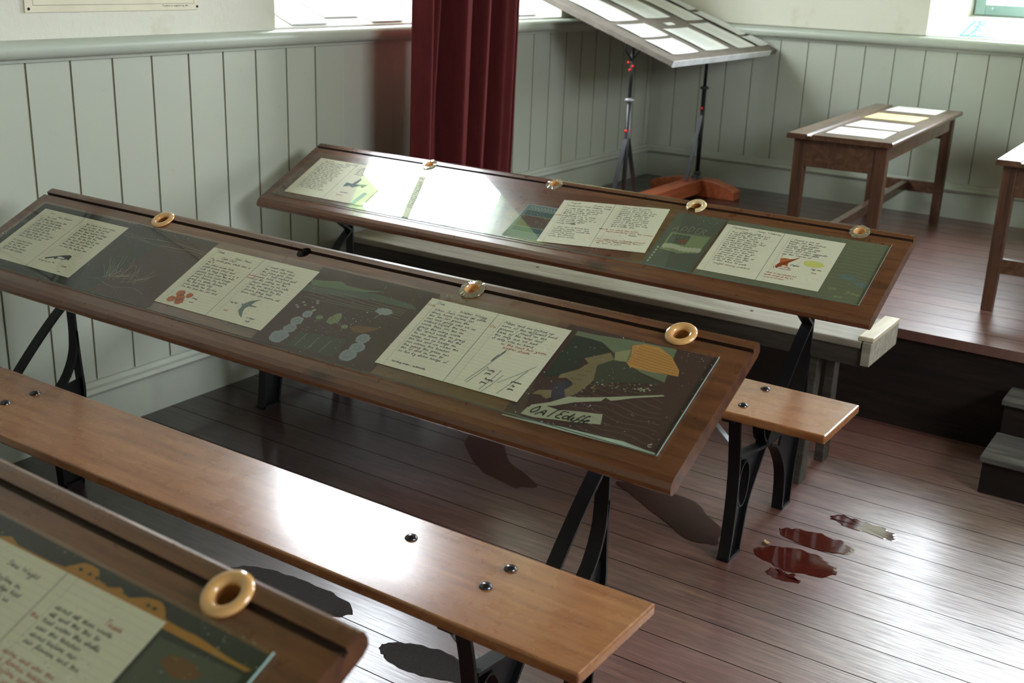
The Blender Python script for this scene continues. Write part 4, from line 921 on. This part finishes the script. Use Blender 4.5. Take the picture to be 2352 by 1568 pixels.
# notices on the board: (u0,u1 along slope from the lower edge, v0,v1 along y)
NOT = [(.055, .203, .090, .350, 'framed white notice at the lower near corner of the tilted board'), (.228, .363, .105, .365, 'framed white notice, second up from the near corner of the tilted board'),
       (.400, .638, .112, .372, 'long white notice cut off at the upper near edge of the tilted board'), (.060, .297, .430, .690, 'tall white notice low in the middle of the tilted board'),
       (.333, .362, .545, .632, 'tiny white slip in the middle of the tilted board'), (.415, .636, .472, .728, 'white notice with pictures, upper middle of the tilted board'),
       (.055, .335, .775, .990, 'tall grey-blue notice, lower far half of the tilted board'), (.372, .628, .810, 1.020, 'pale notice, upper far half of the tilted board'),
       (.055, .165, 1.015, 1.158, 'small curling cream notice at the far lower corner of the tilted board'), (.185, .464, 1.035, 1.158, 'narrow cream notice along the far edge of the tilted board'),
       (.492, .626, 1.050, 1.158, 'cream notice at the far upper edge of the tilted board')]
for k, (a0, a1, b0, b1, lab) in enumerate(NOT):
    bm = bmesh.new(); N = 8; grid = []
    for i in range(N+1):
        f = i/N; row = []
        for j in range(5):
            z = .0012+.007*(abs(2*f-1)**3)*(.4 if k < 8 else 1.0)*(.5 if a1-a0 < .05 else 1)+.0015*math.sin(PI*j/4)
            row.append(bm.verts.new((a0+(a1-a0)*j/4, b0+(b1-b0)*f, z)))
        grid.append(row)
    for i in range(N):
        for j in range(4): bm.faces.new((grid[i][j], grid[i][j+1], grid[i+1][j+1], grid[i+1][j])).smooth = True
    if a1-a0 > .06:
        e = .008; m = 1
        for pts in ([(a0+e, b0+e*2), (a1-e, b0+e*2)], [(a0+e, b1-e*2), (a1-e, b1-e*2)], [(a0+e, b0+e*2), (a0+e, b1-e*2)], [(a1-e, b0+e*2), (a1-e, b1-e*2)]): ribbon(bm, pts, .0012, .0064 if k < 8 else .0095, m)
        nl = int((a1-a0-.03)/.011)
        for q in range(nl): ribbon(bm, [(a1-.02-.011*q, b0+.045), (a1-.02-.011*q, b1-.045-.03*random.random())], .0011, .0046 if k < 8 else .006, m)
    o = finish('notice', bm, [MATS['white_card'], MATS['notice_line']], recalc=False); o.matrix_world = BM
    tag(o, lab, 'notice', 'notices pinned on the tilted board')

# ================================================================== CURTAIN
bm = bmesh.new(); cy0, cy1, zb, zt = 3.225, 3.930, .500, 2.86; nu, nv = 150, 24; rows = []
knots = [(0, .03), (.05, .075), (.13, .045), (.20, .0), (.25, .055), (.30, .012), (.36, -.035), (.415, .062), (.46, .060), (.50, -.03), (.56, -.050), (.61, .058), (.645, .052), (.70, -.035), (.76, -.050), (.82, .045), (.88, .060), (.93, .010), (.965, .045), (1, .02)]
def fold(u, v):
    for (a, x), (b, y) in zip(knots, knots[1:]):
        if a <= u <= b:
            s = (u-a)/(b-a); s = s*s*(3-2*s); d = x+(y-x)*s; break
    return d
for j in range(nv+1):
    v = j/nv; z = zb+(zt-zb)*v; row = []
    for i in range(nu+1):
        u = i/nu; uu = min(1, max(0, u+.012*math.sin(3*v+u*4)*(1-abs(2*u-1))))
        span = cy1-cy0-.05*(1-v)**1.2*1.0
        d = fold(uu, v)
        if .16 < uu < .34: d *= (.25+.75*min(1, max(0, (v-.12)*2.4)))
        row.append(bm.verts.new((.225+d*(1.35+.25*math.sin(2.2*v)), cy0+span*u+.006*math.sin(9*u+4*v), z)))
    rows.append(row)
for A, B in zip(rows, rows[1:]):
    for i in range(nu): bm.faces.new((A[i], A[i+1], B[i+1], B[i])).smooth = True
cur = finish('curtain', bm, MATS['velvet'], recalc=False); sm = cur.modifiers.new('solid', 'SOLIDIFY'); sm.thickness = .004
tag(cur, 'dark red velvet curtain hanging before the left window', 'curtain')
bm = bmesh.new(); tube(bm, [(.20, 2.65, 2.875), (.20, 4.85, 2.875)], .012, 12)
for y in (2.68, 4.82): tube(bm, [(.20, y, 2.875), (-.002, y, 2.875)], .008, 8)
finish('curtain_rod', bm, MATS['iron'], cur)

# ================================================================== POSTER ON LEFT WALL
bm = bmesh.new(); box(bm, .0005, .006, 1.910, 2.512, 1.2485, 1.80)
def PL(pts, w, mi=1):
    for (y0, z0), (y1, z1) in zip(pts, pts[1:]):
        dy, dz = y1-y0, z1-z0; L = math.hypot(dy, dz) or 1; ny, nz = -dz/L*w/2, dy/L*w/2
        bm.faces.new([bm.verts.new((.0066, a, b)) for a, b in ((y0-ny, z0-nz), (y1-ny, z1-nz), (y1+ny, z1+nz), (y0+ny, z0+nz))]).material_index = mi
PL([(1.935, 1.80), (1.935, 1.267), (2.49, 1.267), (2.49, 1.80)], .0008)
cx = 1.95
for ch in 'Charlesbury':
    g = CAP.get(ch) or GL[ch]; PL([(cx+a*.016+.004*b, 1.297+b*.014) for a, b in g[1]], .0014); cx += g[0]*.016+.008
cx = 2.37
for ch in 'Printed in england by the':
    g = CAP.get(ch) or GL.get(ch)
    if g: PL([(cx+a*.0038, 1.2595+b*.0024) for a, b in g[1]], .0006); cx += g[0]*.0038
    else: cx += .004
for y in (1.921, 2.503):
    lst = [bm.verts.new((.0068, y+.004*math.cos(a), 1.258+.004*math.sin(a))) for a in [2*PI*k/14 for k in range(14)]]; bm.faces.new(lst).material_index = 2
po = finish('poster', bm, [MATS['poster'] if 'poster' in MATS else plain('poster', (.72, .66, .50), .6, noise=.06), MATS['ink_dark'], MATS['dark_hole']], recalc=False)
tag(po, 'cream printed poster pinned above the dado rail at the top left', 'poster')

# cards on the left sill (sloping), teal leaflet on the back sill
SLP = math.atan2(.182, TH)
def sill_card(y0, y1, d0, d1, lab, mats):
    bm = bmesh.new(); box(bm, -d1, -d0, y0, y1, .0006, .006); o = finish('sill_board', bm, mats, bevel=.001)
    o.location = (0, 0, RT+.009); o.rotation_euler = (0, SLP, 0); tag(o, lab, 'display board', 'white boards lying on the left window sill'); return o
sill_card(2.925, 3.103, .008, .36, 'white board on the left window sill, nearest its left end', [MATS['sill_card']])
sill_card(3.343, 3.524, .008, .36, 'white board on the left window sill beside the curtain', [MATS['sill_card']])
sill_card(3.135, 3.318, .055, .38, 'white board on the left window sill between the other two left of the curtain', [MATS['sill_card']])
sill_card(4.215, 4.480, .020, .36, 'white sheet on the left window sill right of the curtain', [MATS['sill_card']])
bm = bmesh.new(); box(bm, 0, .19, 0, .27, 0, .001); rnd = random.Random(4)
for r in range(14):
    x = .012
    while x < .165:
        w = rnd.uniform(.008, .028); facepoly(bm, [(x, .018+.017*r), (x+w, .018+.017*r), (x+w, .0265+.017*r), (x, .0265+.017*r)], .0014, 1); x += w+rnd.uniform(.012, .04)
o = finish('leaflet', bm, [MATS['teal_card'], MATS['white_card']], recalc=False); o.location = (1.548, YB+.012, RT-.0070); o.rotation_euler = (math.atan2(.107, TH), 0, 0)
tag(o, 'teal leaflet with white print lying on the right window sill', 'leaflet')

# ================================================================== FLOOR MARKS
def stain(pts, mat, lab, jag=.06, seed=1):
    rnd = random.Random(seed); bm = bmesh.new(); n = len(pts); out = []
    for i in range(n):
        a, b = Vector(pts[i]), Vector(pts[(i+1) % n])
        for k in range(8):
            p = a.lerp(b, k/8); out.append((p.x+rnd.uniform(-1, 1)*jag*.05, p.y+rnd.uniform(-1, 1)*jag*.05))
    c = (sum(p[0] for p in out)/len(out), sum(p[1] for p in out)/len(out))
    # smooth
    for _ in range(2): out = [((out[i-1][0]+2*out[i][0]+out[(i+1) % len(out)][0])/4, (out[i-1][1]+2*out[i][1]+out[(i+1) % len(out)][1])/4) for i in range(len(out))]
    ctr = bm.verts.new((0, 0, .0008)); ring = [bm.verts.new(((x-c[0]), (y-c[1]), .0006)) for x, y in out]; mid = [bm.verts.new(((x-c[0])*.93, (y-c[1])*.93, .0008)) for x, y in out]
    m = len(ring)
    for i in range(m):
        bm.faces.new((ring[i], ring[(i+1) % m], mid[(i+1) % m], mid[i])); bm.faces.new((mid[i], mid[(i+1) % m], ctr))
    o = finish('wet_patch', bm, MATS[mat], recalc=False); o.location = (c[0], c[1], .0)
    return tag(o, lab, 'wet patch', 'dark wet patches on the floorboards')
def ell(cx, cy, rx, ry, rot=0): return ellipse(cx, cy, rx, ry, 12, .0, rot)
stain(ell(2.055, 2.577, .108, .062, .0), 'wet_stain', 'largest dark red wet patch on the floor, touching the little nut shell', .2, 2)
stain(ell(2.060, 2.714, .105, .044, .0), 'wet_stain', 'dark red wet patch on the floor just behind the largest one', .2, 3)
stain(ell(2.140, 2.872, .095, .034, -.12), 'wet_stain', 'pale shining wet patch farthest right on the floor', .3, 4)
stain(ell(2.057, 2.482, .042, .026, -.1), 'wet_stain', 'smallest red wet patch in front of the largest one', .25, 5)
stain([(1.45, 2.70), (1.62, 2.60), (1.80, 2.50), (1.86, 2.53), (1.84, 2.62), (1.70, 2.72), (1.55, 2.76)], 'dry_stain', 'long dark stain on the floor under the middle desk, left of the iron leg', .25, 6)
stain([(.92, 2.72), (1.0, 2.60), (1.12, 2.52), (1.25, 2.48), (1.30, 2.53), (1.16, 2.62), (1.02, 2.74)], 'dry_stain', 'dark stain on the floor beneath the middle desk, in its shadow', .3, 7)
stain(ell(1.575, 1.665, .12, .050, .1), 'wet_grit', 'gritty black wet patch between the nearest desk and its neighbouring seat, right one', .16, 8)
stain(ell(1.14, 1.70, .19, .055, .05), 'wet_grit', 'gritty black wet patch glimpsed between the long seat and nearest desk, left one', .16, 9)
bm = bmesh.new(); bmesh.ops.create_icosphere(bm, subdivisions=3, radius=1)
for v in bm.verts: v.co = Vector((v.co.x*.0105*(1+.2*math.sin(5*v.co.y)), v.co.y*.006+.003*v.co.x*v.co.x, max(-.0, v.co.z*.0045+.0035)-(.002 if abs(v.co.x) < .4 and v.co.z > .5 else 0)))
o = finish('nut_shell', bm, plain('shell_tan', (.62, .42, .22), .6), smooth=50); o.location = (1.958, 2.618, .0012); o.rotation_euler = (0, 0, -.4)
tag(o, 'tiny tan nut shell lying on the floor at the edge of a wet patch', 'nut shell')

# ================================================================== LIGHT
w = bpy.data.worlds.new('sky'); scn.world = w; w.use_nodes = True; nt = w.node_tree
bg = nt.nodes['Background']; bg.inputs[0].default_value = (.86, .93, 1.0, 1); bg.inputs[1].default_value = 29.0
def portal(axis, a0, a1, z0, z1, pos, rot):
    l = bpy.data.lights.new('portal', 'AREA'); l.shape = 'RECTANGLE'; l.size = a1-a0; l.size_y = z1-z0; l.cycles.is_portal = True
    o = bpy.data.objects.new('portal', l); link(o)
    o.location = (pos, (a0+a1)/2, (z0+z1)/2) if axis == 'Y' else ((a0+a1)/2, pos, (z0+z1)/2); o.rotation_euler = rot
portal('Y', LW0+.08, LW1-.08, RT+.165, WZ, -.455, (PI/2, 0, -PI/2))
portal('X', RW0+.115, RW1-.115, RT+.078, WZ, YB+.425, (PI/2, 0, PI) if False else (-PI/2, 0, 0))
portal('X', RV0+.115, RV1-.115, RT+.078, WZ, YB+.425, (-PI/2, 0, 0))
portal('Y', EW0, EW1, EZ0, EZ1, XE+.21, (PI/2, 0, PI/2))

scn.view_settings.view_transform = 'Standard'; scn.view_settings.look = 'None'; scn.view_settings.gamma = 1; scn.view_settings.use_curve_mapping = False
scn.view_settings.exposure = 0.0
